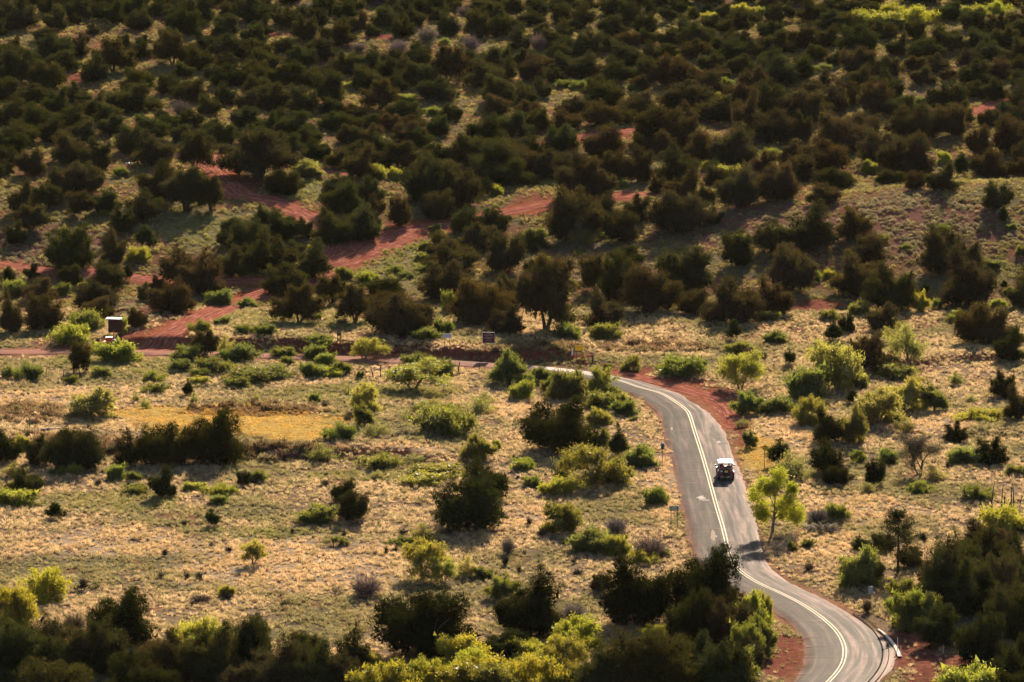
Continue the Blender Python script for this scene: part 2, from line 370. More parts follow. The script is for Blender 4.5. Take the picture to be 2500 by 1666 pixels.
ed = N(t, 'ShaderNodeMath', operation='MULTIPLY'); t.links.new(at_e.outputs['Fac'], ed.inputs[0]); t.links.new(ramp(t, bl, [(.3, (.3, .3, .3)), (.6, (1, 1, 1))]), ed.inputs[1])
c = mixc(t, ed.outputs[0], c, (.27, .115, .075)); at_a = N(t, 'ShaderNodeAttribute'); at_a.attribute_name = 'sun_glare'; c = mixc(t, at_a.outputs['Fac'], c, (.52, .44, .38)); bn = N(t, 'ShaderNodeBump'); bn.inputs['Strength'].default_value = .35; bn.inputs['Distance'].default_value = .04; t.links.new(gr, bn.inputs['Height'])  # dusty edges, then painted pale sun glare mixed into the road colour
t.nodes.remove(b); df = N(t, 'ShaderNodeBsdfDiffuse'); t.links.new(c, df.inputs[0]); t.links.new(bn.outputs[0], df.inputs['Normal'])
gs = N(t, 'ShaderNodeBsdfGlossy'); gs.inputs['Roughness'].default_value = .5; gs.inputs['Color'].default_value = (1, .95, .9, 1); t.links.new(bn.outputs[0], gs.inputs['Normal'])
ms = N(t, 'ShaderNodeMixShader'); ms.inputs[0].default_value = .009; t.links.new(df.outputs[0], ms.inputs[1]); t.links.new(gs.outputs[0], ms.inputs[2]); t.links.new(ms.outputs[0], out.inputs[0])
# ------------------------------------------------------------------ ground cover map (what grows where)
# patches: kind, centre u, v, radius u, v (photograph pixels, used to find the ground spot)
PATCH = [
 ('dirt', 1660, 936, 110, 15), ('dirt', 1750, 966, 58, 25), ('dirt', 1788, 1010, 30, 38), ('dirt', 1810, 1065, 18, 40), ('dirt', 1560, 905, 90, 9), ('dirt', 1460, 892, 120, 4),
 ('dirt', 1905, 1600, 62, 75), ('dirt', 2230, 1590, 70, 62), ('dirt', 2300, 1640, 110, 50), ('dirt', 360, 825, 95, 26), ('dirt', 290, 838, 70, 14), ('dirt', 420, 800, 60, 20), ('dirt', 400, 762, 60, 18),
 ('dirt', 1296, 502, 66, 28), ('dirt', 1320, 492, 60, 20), ('dirt', 1475, 332, 70, 9), ('dirt', 1515, 480, 40, 12), ('dirt', 2425, 262, 45, 18), ('dirt', 2000, 745, 70, 16), ('dirt', 600, 455, 50, 22), ('dirt', 700, 500, 50, 12),
 ('dirt', 620, 690, 70, 14), ('dirt', 430, 700, 60, 10), ('dirt', 820, 640, 50, 20), ('dirt', 860, 600, 60, 14), ('dirt', 1000, 550, 70, 12), ('dirt', 2250, 905, 60, 6), ('dirt', 1420, 868, 50, 6), ('dirt', 1050, 866, 300, 6), ('dirt', 780, 860, 160, 6),
 ('dirt', 930, 768, 90, 12), ('dirt', 640, 85, 60, 8), ('dirt', 185, 190, 30, 14), ('dirt', 930, 90, 40, 8),
 ('gold', 540, 1035, 260, 38), ('gold', 380, 1008, 160, 14), ('pale', 100, 975, 150, 24), ('gold', 720, 1060, 90, 20), ('gold', 1860, 1110, 60, 45),
 ('pale', 990, 1095, 170, 17), ('pale', 1280, 1000, 120, 26), ('pale', 1150, 985, 60, 10), ('pale', 1620, 1180, 45, 110), ('pale', 1950, 1060, 90, 40), ('pale', 700, 1380, 300, 70), ('pale', 300, 1330, 260, 40), ('pale', 1300, 1260, 140, 30), ('pale', 2150, 1250, 160, 35), ('pale', 2000, 1330, 140, 40), ('pale', 2250, 1030, 130, 25),
 ('green', 250, 1225, 190, 22), ('green', 620, 1305, 190, 18), ('green', 900, 960, 260, 20), ('green', 950, 1160, 230, 16), ('green', 400, 890, 300, 30), ('green', 1250, 1010, 90, 10), ('green', 990, 640, 120, 60), ('green', 960, 680, 90, 40), ('green', 480, 560, 90, 50), ('green', 760, 470, 70, 25), ('green', 1330, 440, 80, 20), ('green', 2420, 660, 80, 40), ('green', 800, 770, 300, 25),
 ('scrub', 180, 1085, 220, 26), ('scrub', 700, 1108, 200, 20), ('scrub', 1350, 850, 90, 10), ('scrub', 60, 1010, 120, 20), ('scrub', 620, 1000, 160, 14), ('scrub', 1250, 862, 120, 10), ('scrub', 1600, 850, 160, 12),
 ('sage', 1900, 560, 300, 60), ('sage', 2250, 550, 280, 90), ('sage', 1450, 640, 200, 50), ('sage', 160, 620, 170, 60), ('sage', 330, 760, 90, 30),
]
def cover(x, y, z):
    u, v = project(x, y, z); W = {}
    wob = (fbm(x / 6, y / 9, 77) - .5) * .9 + (fbm(x / 1.7, y / 2.6, 78, 2) - .5) * .45
    for k, cu, cv, ru, rv in PATCH:
        d = np.hypot((u - cu) / ru, (v - cv) / rv) + wob
        W[k] = np.maximum(W.get(k, 0), 1 - sst(.75, 1.15, d))
    return u, v, W
def soil_colors(x, y, z, dr, dtk):
    u, v, W = cover(x, y, z); n1 = fbm(x / 9, y / 13, 51); n2 = fbm(x / 3, y / 4, 52, 2); plain_w = sst(800, 880, v)
    def C(c): return np.array(c)[None, :]
    base = C((.22, .155, .10)) * plain_w[:, None] + C((.16, .09, .055)) * (1 - plain_w)[:, None]
    gr = sst(.45, .68, n1)[:, None]; base = base * (1 - gr) + gr * C((.15, .125, .07))
    rd = sst(.62, .8, n2)[:, None] * .6; base = base * (1 - rd) + rd * C((.24, .10, .06))
    for k, c in (('sage', (.17, .085, .065)), ('green', (.20, .18, .08)), ('pale', (.36, .27, .18)), ('gold', (.44, .30, .09)), ('scrub', (.13, .075, .05)), ('dirt', (.195, .069, .049))):
        w = (W[k] * (.9 if k != 'green' else .7))[:, None]; base = base * (1 - w) + w * C(c)
    w = ((1 - sst(3.0, 4.3, dr + (n2 - .5) * 2.6)) * .42)[:, None]; base = base * (1 - w) + w * C((.36, .14, .08))
    w = ((1 - sst(-1.4, .5, dtk + (n2 - .5) * 2)) * .9)[:, None]; base = base * (1 - w) + w * C((.30, .10, .055))
    # cut banks show red earth
    return base
nY, nX = XX.shape
V = np.stack([XX.ravel(), YY.ravel(), ZZ.ravel()], 1)
idx = np.arange(nX * nY).reshape(nY, nX)
Q = np.stack([idx[:-1, :-1].ravel(), idx[:-1, 1:].ravel(), idx[1:, 1:].ravel(), idx[1:, :-1].ravel()], 1)
gm = mesh_arrays('ground', V, Q)
soil = soil_colors(V[:, 0], np.maximum(V[:, 1], 300), V[:, 2], DR.ravel(), DT.ravel())
gy_, gx_ = np.gradient(ZZ, GY, GX); slope = np.clip(sst(.2, .42, gy_), 0, 1).ravel()[:, None] * (YY < 740).ravel()[:, None] * (V[:, 1:2] > 480)
soil = soil * (1 - slope) + slope * np.array((.22, .07, .045))
ca = gm.attributes.new('soil', 'FLOAT_COLOR', 'POINT'); ca.data.foreach_set('color', np.concatenate([soil, np.ones((len(soil), 1))], 1).astype(np.float32).ravel())
gm.polygons.foreach_set('use_smooth', [True] * len(gm.polygons))
tag(link('ground', gm, None, M['ground']), kind='structure')
# ------------------------------------------------------------------ strips (road, tracks, lines)
def strip(name, C, offs, zf, mat, parent=None, uvw=True, kind=None, edge=None):
    """C centre points (n,2), offs (n,m) lateral offsets (right positive)"""
    tn = np.gradient(C, axis=0); tn /= np.hypot(tn[:, 0], tn[:, 1])[:, None]; nr = np.stack([tn[:, 1], -tn[:, 0]], 1) * 1.0
    n, m = offs.shape; X = C[:, 0:1] + nr[:, 0:1] * offs; Y = C[:, 1:2] + nr[:, 1:2] * offs; Z = zf(X, Y, offs)
    V = np.stack([X.ravel(), Y.ravel(), Z.ravel()], 1); idx = np.arange(n * m).reshape(n, m)
    Q = np.stack([idx[:-1, :-1].ravel(), idx[:-1, 1:].ravel(), idx[1:, 1:].ravel(), idx[1:, :-1].ravel()], 1)
    a = V[Q[0]]; 
    if np.cross(a[1] - a[0], a[2] - a[0])[2] < 0: Q = Q[:, ::-1]
    me = mesh_arrays(name, V, Q); s = np.concatenate([[0], np.cumsum(np.hypot(*np.diff(C, axis=0).T))])
    uvs = np.stack([offs, np.repeat(s[:, None], m, 1)], 2).reshape(-1, 2)[Q.ravel()]
    ul = me.uv_layers.new(name='UVMap'); ul.data.foreach_set('uv', uvs.astype(np.float32).ravel())
    if edge is not None:
        e = me.attributes.new('edge', 'FLOAT', 'POINT'); e.data.foreach_set('value', edge.astype(np.float32).ravel())
    me.polygons.foreach_set('use_smooth', [True] * len(me.polygons))
    o = link(name, me, parent, mat)
    if kind: o['kind'] = kind
    return o
# put road centre so that picture-right is positive: strip() right = (ty,-tx); runs from far left to the bottom, heading toward the camera
tn = np.gradient(ROADC, axis=0); kmid = np.argmin(abs(ROADC[:, 1] - flat(1714, 1109)[1]) + 1e3 * (ROADC[:, 0] < 10))
flip = (np.stack([tn[:, 1], -tn[:, 0]], 1)[kmid, 0] < 0)
RC = ROADC[::-1].copy() if flip else ROADC; rl = OL[::-1] if flip else OL; rr = OR[::-1] if flip else OR
RS = np.concatenate([[0], np.cumsum(np.hypot(*np.diff(RC, axis=0).T))])
rzc = gz(RC[:, 0], RC[:, 1]); kk = np.ones(15) / 15; rzs = np.convolve(np.pad(rzc, 7, mode='edge'), kk, mode='valid')
def road_z(X, Y, extra=.09):
    Z = np.zeros(X.shape)
    for j in range(X.shape[1]): Z[:, j] = rzs + extra
    return Z
fr = np.linspace(0, 1, 15)
offs = -rl[:, None] + (rl + rr)[:, None] * fr[None, :]
jit = (vnoise(RS * .8, RS * 0, 9) - .5) * .35; offs[:, 0] += jit; offs[:, -1] += (vnoise(RS * .8, RS * 0 + 5, 9) - .5) * .35
edge = np.clip(1 - np.minimum(fr, 1 - fr)[None, :] / .09, 0, 1) * np.ones((len(RC), 1))
# unpaved beyond the bend: dusty
fade = 1 - sst(flat(1340, 903)[0] - 4, flat(1340, 903)[0] + 6, RC[:, 0]); fade = fade * (RC[:, 1] > 640)
edge = np.maximum(edge * .8, fade[:, None] * 1.0)
x0_, x1_ = flat(1290, 903)[0], flat(1530, 932)[0]; sun_glare = (sst(x0_ - 1, x0_ + 2, RC[:, 0]) * (1 - sst(x1_ - 8, x1_ + 1, RC[:, 0])) * (RC[:, 1] > 640))[:, None] * sst(.35, .5, fr)[None, :]  # sun glare at the far bend, painted as paler colour on the right lane
def rz_fn(X, Y, o): return road_z(X, Y) + .03 * (1 - (2 * fr[None, :] - 1) ** 2) - .10 * ((fr == 0) | (fr == 1))[None, :]
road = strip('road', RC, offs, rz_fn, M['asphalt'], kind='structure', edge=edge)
glare_ = road.data.attributes.new('sun_glare', 'FLOAT', 'POINT'); glare_.data.foreach_set('value', sun_glare.astype(np.float32).ravel())
def road_strip(name, sel, o0, o1, mat, h, parent):
    C = RC[sel]; of = np.stack([np.full(len(C), o0), np.full(len(C), o1)], 1); zz = rzs[sel]
    return strip(name, C, of, lambda X, Y, o: np.repeat((zz + .09 + .03 * (1 - ((2 * (0.5) - 1)) ** 2) + h)[:, None], 2, 1), mat, parent)
xs = flat(1480, 922)
sel = np.where((RC[:, 1] < xs[1] + 6) & ((RC[:, 0] > xs[0] - 2) | (RC[:, 1] < 600)))[0]
for a_, b_ in ((-.20, -.085), (.085, .20)):
    s_ = road_strip('centre_line', sel, a_, b_, M['line'], .006, road)
M['tar'] = plain('dark tar seam', (.05, .045, .040), .8, spec=0, var=.3)
sel2 = np.where((RC[:, 1] < flat(2100, 1500)[1]) & (RC[:, 1] > 478))[0]
for a_, b_ in ((3.25, 3.42), (3.85, 3.93)): road_strip('tar_seam', sel2, a_, b_, M['tar'], -.012, road)
# cracks and worn patches lying on the road
CR = [(1587, 1631, 983), (1642, 1659, 998), (1639, 1692, 1054), (1664, 1708, 1120), (1660, 1712, 1152), (1700, 1728, 1168), (1668, 1700, 1182), (1684, 1748, 1254), (1695, 1759, 1294), (1892, 1945, 1475), (1933, 2006, 1519), (1981, 2017, 1528), (1964, 2045, 1560), (1967, 2050, 1582), (1964, 2050, 1608), (1949, 2030, 1648), (2066, 2092, 1594), (2050, 2075, 1507), (2095, 2131, 1569), (2096, 2124, 1611), (2090, 2105, 1638), (1752, 1778, 1084), (1756, 1772, 1112), (1738, 1760, 1062), (1800, 1826, 1262), (1862, 1890, 1440)]
for i, (u0, u1, v) in enumerate(CR):
    mb = MB(); n = 8; top = []; bot = []
    for q in range(n + 1):
        u = u0 + (u1 - u0) * q / n; x, y, z = at(u, v); k = np.argmin((RC[:, 0] - x) ** 2 + (RC[:, 1] - y) ** 2); z = rzs[k] + .126
        w = .05 + .05 * rnd.random(); top.append((x, y + w, z)); bot.append((x, y - w, z))
    mb.add(top + bot, [(q, q + 1, n + 2 + q, n + 1 + q) for q in range(n)])
    mb.build('crack_seal', M['crack'], road)
for (u, v, ru, rv, sd) in ((1712, 1218, 13, 5, 1), (1742, 1312, 9, 14, 2), (1722, 1224, 14, 1.5, 3), (1755, 1082, 7, 3, 4), (1640, 1050, 2, 4, 5)):
    r2 = random.Random(sd); mb = MB(); P = []
    for q in range(22):
        a_ = 2 * math.pi * q / 22; k_ = r2.uniform(.55, 1.1); x, y, z = at(u + ru * k_ * math.cos(a_), v + rv * k_ * math.sin(a_)); k = np.argmin((RC[:, 0] - x) ** 2 + (RC[:, 1] - y) ** 2); P.append((x, y, rzs[k] + .125))
    mb.add(P, [tuple(range(22))]); mb.build('worn_paint_patch', M['crack'] if sd == 2 else M['white_line'], road)
# dirt tracks: edges dive under the ground so that their outline stays ragged
for i, (key, (P, w)) in enumerate(TRACKS.items()):
    w = w * .8; C, s_ = resample(P, .8); m_ = 15; fx = np.linspace(-1, 1, m_)
    wl = w * (.85 + .45 * vnoise(s_ * .12, s_ * 0 + i, 60)); of = fx[None, :] * wl[:, None]
    def tz(X, Y, o, s_=s_, wl=wl, i=i):
        e = abs(fx)[None, :]; rut = np.exp(-((abs(o) - .9) / .28) ** 2)
        return gz(X.ravel(), Y.ravel()).reshape(X.shape) + .07 - .34 * np.clip((e - .62) / .38, 0, 1) ** 1.5 * (.5 + fbm(X / 1.5, Y / 1.5, 90 + i)) - .05 * rut + .05 * (fbm(X / .9, Y / .9, 95) - .5)
    strip('dirt_track', C, of, tz, M['track'], kind='structure')
# ------------------------------------------------------------------ plant generators
def unit(a): return a / (np.linalg.norm(a, axis=1, keepdims=True) + 1e-9)
def tris(O, D, L, Wd, rng):
    S = unit(np.cross(D, rng.normal(size=D.shape))) * (Wd / 2)[:, None]
    V = np.empty((len(O) * 3, 3)); V[0::3] = O - S; V[1::3] = O + S; V[2::3] = O + D * L[:, None]
    return V
def foliage(seed, lobes, ncl, nlf, ln, wd, up=.5, clr=.28, jit=.75, inner=.25, skin=.22, zmin=.02):
    rng = np.random.default_rng(seed); lobes = np.asarray(lobes, float)
    wgt = (lobes[:, 3] * lobes[:, 5]) ** 1.2; wgt /= wgt.sum(); k = rng.choice(len(lobes), ncl, p=wgt); L = lobes[k]
    d = unit(rng.normal(size=(ncl, 3))); d[:, 2] = np.where(rng.random(ncl) < .55, abs(d[:, 2]), d[:, 2])
    r = 1 - np.abs(rng.normal(size=ncl)) * skin; C = L[:, :3] + d * L[:, 3:6] * r[:, None]
    keep = C[:, 2] > zmin
    for q in range(len(lobes)):
        dd = (((C - lobes[q, :3]) / lobes[q, 3:6]) ** 2).sum(1) ** .5; keep &= ~((dd < .55) & (k != q))
    C = C[keep]; d = d[keep]
    n = len(C); O = np.repeat(C, nlf, 0) + rng.normal(size=(n * nlf, 3)) * clr * np.array([1, 1, .8]); D = np.repeat(d, nlf, 0) + np.array([0, 0, up]) + rng.normal(size=(n * nlf, 3)) * jit
    D = unit(D); Ls = ln * rng.uniform(.55, 1.35, n * nlf); Ws = wd * rng.uniform(.6, 1.3, n * nlf)
    V = tris(O, D, Ls, Ws, rng)
    if inner:
        ni = int(ncl * 4 * inner); k = rng.choice(len(lobes), ni, p=wgt); L = lobes[k]; dd = unit(rng.normal(size=(ni, 3))) * rng.uniform(.1, .8, ni)[:, None]
        O2 = L[:, :3] + dd * L[:, 3:6]; V2 = tris(O2, unit(rng.normal(size=(ni, 3))), np.full(ni, ln * 2.2), np.full(ni, ln * 1.8), rng); V = np.vstack([V, V2])
    V[:, 2] = np.maximum(V[:, 2], .01)
    return V
def treemesh(name, V): return mesh_arrays(name, V, np.arange(len(V)).reshape(-1, 3))
def stems(seed, n, h, spread, r0, base=.1, bend=.25, fork=2, lean=0):
    rng = random.Random(seed); mb = MB()
    for i in range(n):
        a = 2 * math.pi * (i + rng.random() * .6) / n; sp = spread * rng.uniform(.5, 1); hh = h * rng.uniform(.75, 1.05)
        p = Vector((math.cos(a) * base * .5, math.sin(a) * base * .5, -.15)); pts = [p]; e = Vector((math.cos(a) * sp + lean, math.sin(a) * sp, hh))
        for q in (.3, .6, 1.0): pts.append(p.lerp(e, q) + Vector((rng.uniform(-bend, bend), rng.uniform(-bend, bend), rng.uniform(-.1, .1))) * (.8 if q < 1 else .4))
        R = [r0 * k_ for k_ in (1, .75, .5, .2)]; mb.tube(pts, R, 6)
        for f_ in range(fork):
            b0 = pts[1 + f_ % 2]; e2 = b0 + Vector((math.cos(a + rng.uniform(-1.2, 1.2)) * sp * .7, math.sin(a + rng.uniform(-1.2, 1.2)) * sp * .7, hh * rng.uniform(.3, .55)))
            mb.tube([b0, b0.lerp(e2, .5) + Vector((0, 0, .08)), e2], [r0 * .5, r0 * .35, r0 * .1], 5)
    return mb.mesh('stems', True)
def juniper(seed, w, h, form, fine=False):
    rng = random.Random(seed); R = w / 2; L = []
    def plume(bx, by, bz, az, el, ln, r0):      # a brush of foliage swept up and out: spheres along an axis, thin at the tip
        d = Vector((math.cos(az) * math.cos(el), math.sin(az) * math.cos(el), math.sin(el))); b0 = Vector((bx, by, bz))
        for f, k in ((.42, .95), (.64, 1.0), (.84, .72), (1.0, .38)):
            c = b0 + d * ln * f + Vector((0, 0, .04 * h * f * f)); L.append((c.x, c.y, c.z, r0 * k, r0 * k, r0 * k * 1.15))
    if form == 'bush':      # foliage down to the ground
        sk = rng.uniform(0, 6.28)
        for i in range(44 if fine else 26):
            az = 2.4 * i + rng.uniform(-.4, .4); el = math.radians((4, 30, 14, 48, 22, 66, 8, 38)[i % 8] + rng.uniform(-6, 8))
            hull = (abs(math.cos(el) / R) ** 2.8 + abs(math.sin(el) / (h * .84)) ** 2.8) ** (-1 / 2.8)
            plume(0, 0, h * .12, az, el, hull * rng.uniform(.90 if fine else .82, 1.0) * (1 + (.05 if fine else .12) * math.cos(az - sk)), R * rng.uniform(.20, .30))
    elif form == 'tree':    # raised crown, limbs visible beneath
        sk = rng.uniform(0, 6.28)
        for i in range(22):
            az = 2.4 * i + rng.uniform(-.4, .4); el = math.radians(rng.choice((-18, 0, 12, 26, 44, 70)) + rng.uniform(-6, 8))
            hull = 1 / math.sqrt((math.cos(el) / R) ** 2 + (math.sin(el) / (h * .62)) ** 2)
            plume(0, 0, h * .34, az, el, hull * rng.uniform(.68, 1.02) * (1 + .14 * math.cos(az - sk)), R * rng.uniform(.15, .24))
    else:                   # cone: young dense tree
        for i in range(20):
            f = rng.uniform(0, .8); az = 2.4 * i; plume(0, 0, h * (.06 + .62 * f), az, math.radians(rng.uniform(30, 62)), R * (1.12 - .7 * f), R * rng.uniform(.28, .4) * (1 - .45 * f))
        plume(0, 0, h * .45, 0, math.pi / 2, h * .5, R * .3)
    big = max(w, h)
    ncl = {'bush': 700, 'tree': 620, 'cone': 420}[form]
    V = foliage(seed, L, int(ncl * 1.15), 40, .235 * big / 6, .062 * big / 6, up=.7, clr=.22 * big / 6, jit=.65, inner=.3, skin=.22)
    if fine: V = foliage(seed, L, 1900, 40, .21, .055, up=.6, clr=.22, jit=.7, inner=.25, skin=.2)
    V[:, :2] *= R / np.quantile(np.hypot(V[:, 0], V[:, 1]), .97); V[:, 2] *= h / np.quantile(V[:, 2], .99)
    return treemesh('crown', V)
PJ = {'bush': [], 'tree': [], 'cone': [], 'dome': []}
for i, (w, h) in enumerate([(8.6, 5.8), (7.4, 6.0), (6.6, 6.2), (8.4, 5.4)]): PJ['dome'].append((w, h, juniper(160 + i, w, h, 'bush', True), stems(260 + i, 5, h * .62, w * .24, .16)))
for i, (w, h) in enumerate([(6, 4.2), (6, 4.6), (6, 3.6), (6, 5.2), (6, 4.0), (6.4, 3.2), (5.4, 5.2), (6, 4.4), (6, 3.8)]):
    PJ['bush'].append((w, h, juniper(100 + i, w, h, 'bush'), stems(200 + i, 5, h * .62, w * .26, .13)))
for i, (w, h) in enumerate([(6, 4.8), (6, 5.6), (6.5, 4.4), (5.6, 6.0), (6, 5.0)]):
    PJ['tree'].append((w, h, juniper(120 + i, w, h, 'tree'), stems(220 + i, 3 + i % 2, h * .72, w * .27, .20, fork=3)))
for i, (w, h) in enumerate([(2.6, 3.2), (3.0, 3.0), (2.4, 3.8)]):
    PJ['cone'].append((w, h, juniper(140 + i, w, h, 'cone'), stems(240 + i, 2, h * .6, .1, .08)))
def shrub(seed, w, h, form):
    rng = random.Random(seed); R = w / 2; L = []
    z0, els, n, rr = {'low': (.02, (4, 12, 24, 38, 56), 24, (.16, .26)), 'round': (.30, (-24, -8, 6, 20, 36, 55), 26, (.17, .27)), 'open': (.48, (-22, -8, 4, 16, 30, 50), 26, (.16, .24)), 'airy': (.05, (15, 28, 42, 60, 78), 16, (.12, .2))}[form]
    sk = rng.uniform(0, 6.28); amp = rng.uniform(.1, .3)
    for i in range(n):
        az = 2.4 * i + rng.uniform(-.5, .5); el = math.radians(rng.choice(els) + rng.uniform(-7, 7)); hh = h * (.9 - z0)
        hull = (abs(math.cos(el) / R) ** 2.6 + abs(math.sin(el) / hh) ** 2.6) ** (-1 / 2.6) * rng.uniform(.52 if form == 'low' else .66, 1.08) * (1 + amp * math.cos(az - sk))
        d = Vector((math.cos(az) * math.cos(el), math.sin(az) * math.cos(el), math.sin(el))); r0 = R * rng.uniform(*rr)
        for f, k in ((.5, .8), (.74, 1.0), (.94, .7), (1.1, .35)):
            c = Vector((0, 0, h * z0)) + d * hull * f; L.append((c.x, c.y, max(c.z, .12), r0 * k, r0 * k, r0 * k * .85))
    ncl, nlf, ln, wd, inner, skin = {'low': (380, 32, .17, .07, .4, .26), 'round': (480, 32, .19, .075, .35, .28), 'open': (420, 30, .18, .07, .15, .32), 'airy': (230, 22, .15, .06, 0, .5)}[form]
    V = foliage(seed, L, ncl, nlf, ln, wd, up=.3, clr=.2, jit=.95, inner=inner, skin=skin)
    V[:, :2] *= R / np.quantile(np.hypot(V[:, 0], V[:, 1]), .96); V[:, 2] *= h / np.quantile(V[:, 2], .985)
    return treemesh('foliage', V)
PS = {'low': [], 'round': [], 'airy': [], 'open': []}
for i, (w, h) in enumerate([(4.6, 3.6), (5.0, 3.2), (4.2, 3.8), (5.6, 3.0)]): PS['open'].append((w, h, shrub(330 + i, w, h, 'open'), stems(335 + i, 3, h * .8, w * .28, .10, fork=3)))
for i, (w, h) in enumerate([(3.6, 1.6), (4.2, 1.5), (3.2, 1.8), (5.0, 1.5)]): PS['low'].append((w, h, shrub(300 + i, w, h, 'low'), stems(320 + i, 6, h * .7, w * .3, .05)))
for i, (w, h) in enumerate([(4.2, 2.8), (4.6, 2.6), (3.8, 3.2), (5.4, 3.0)]): PS['round'].append((w, h, shrub(340 + i, w, h, 'round'), stems(360 + i, 4, h * .75, w * .3, .08, fork=3)))
for i, (w, h) in enumerate([(3.4, 2.0), (3.0, 2.2), (4.0, 2.2)]): PS['airy'].append((w, h, shrub(380 + i, w, h, 'airy'), stems(390 + i, 7, h * .8, w * .36, .045, fork=3)))
def bare(seed, w, h):
    rng = np.random.default_rng(seed); n = 750; a = rng.uniform(0, 6.283, n); q = rng.uniform(.05, 1, n) ** .7
    D = unit(np.stack([np.cos(a) * q * w / h * 1.0, np.sin(a) * q * w / h * 1.0, rng.uniform(.45, 1.1, n)], 1) + rng.normal(size=(n, 3)) * .2)
    st_ = rng.uniform(.1, .6, n)[:, None] * h; O = D * st_; Ls = rng.uniform(.3, .62, n) * h
    V = tris(O, unit(D + rng.normal(size=(n, 3)) * .5), Ls, np.full(n, .045 * h / 2), rng)
    V[:, :2] *= (w / 2) / np.quantile(np.hypot(V[:, 0], V[:, 1]), .97); V[:, 2] *= h / np.quantile(V[:, 2], .99); V[:, 2] = np.maximum(V[:, 2], .01)
    return treemesh('twigs', V)
PB = [(w, h, bare(400 + i, w, h), stems(410 + i, 7, h * .75, w * .34, .06, fork=4)) for i, (w, h) in enumerate([(4, 2.6), (3.6, 3.0), (4.6, 2.4)])]
def yucca(seed):
    rng = np.random.default_rng(seed); n = 90; D = rng.normal(size=(n, 3)); D[:, 2] = abs(D[:, 2]) + .25; D = unit(D)
    O = D * .06 + np.array([0, 0, .22]) + rng.normal(size=(n, 3)) * np.array([.1, .1, .12]); V = tris(O, D, rng.uniform(.4, .7, n), np.full(n, .085), rng); V[:, 2] = np.maximum(V[:, 2], .01)
    return treemesh('leaves', V)
PY = [yucca(420 + i) for i in range(3)]
def pick(protos, w, h):
    a = w / h; c = sorted(protos, key=lambda p: abs(math.log((p[0] / p[1]) / a)))[:3]; return rnd.choice(c)
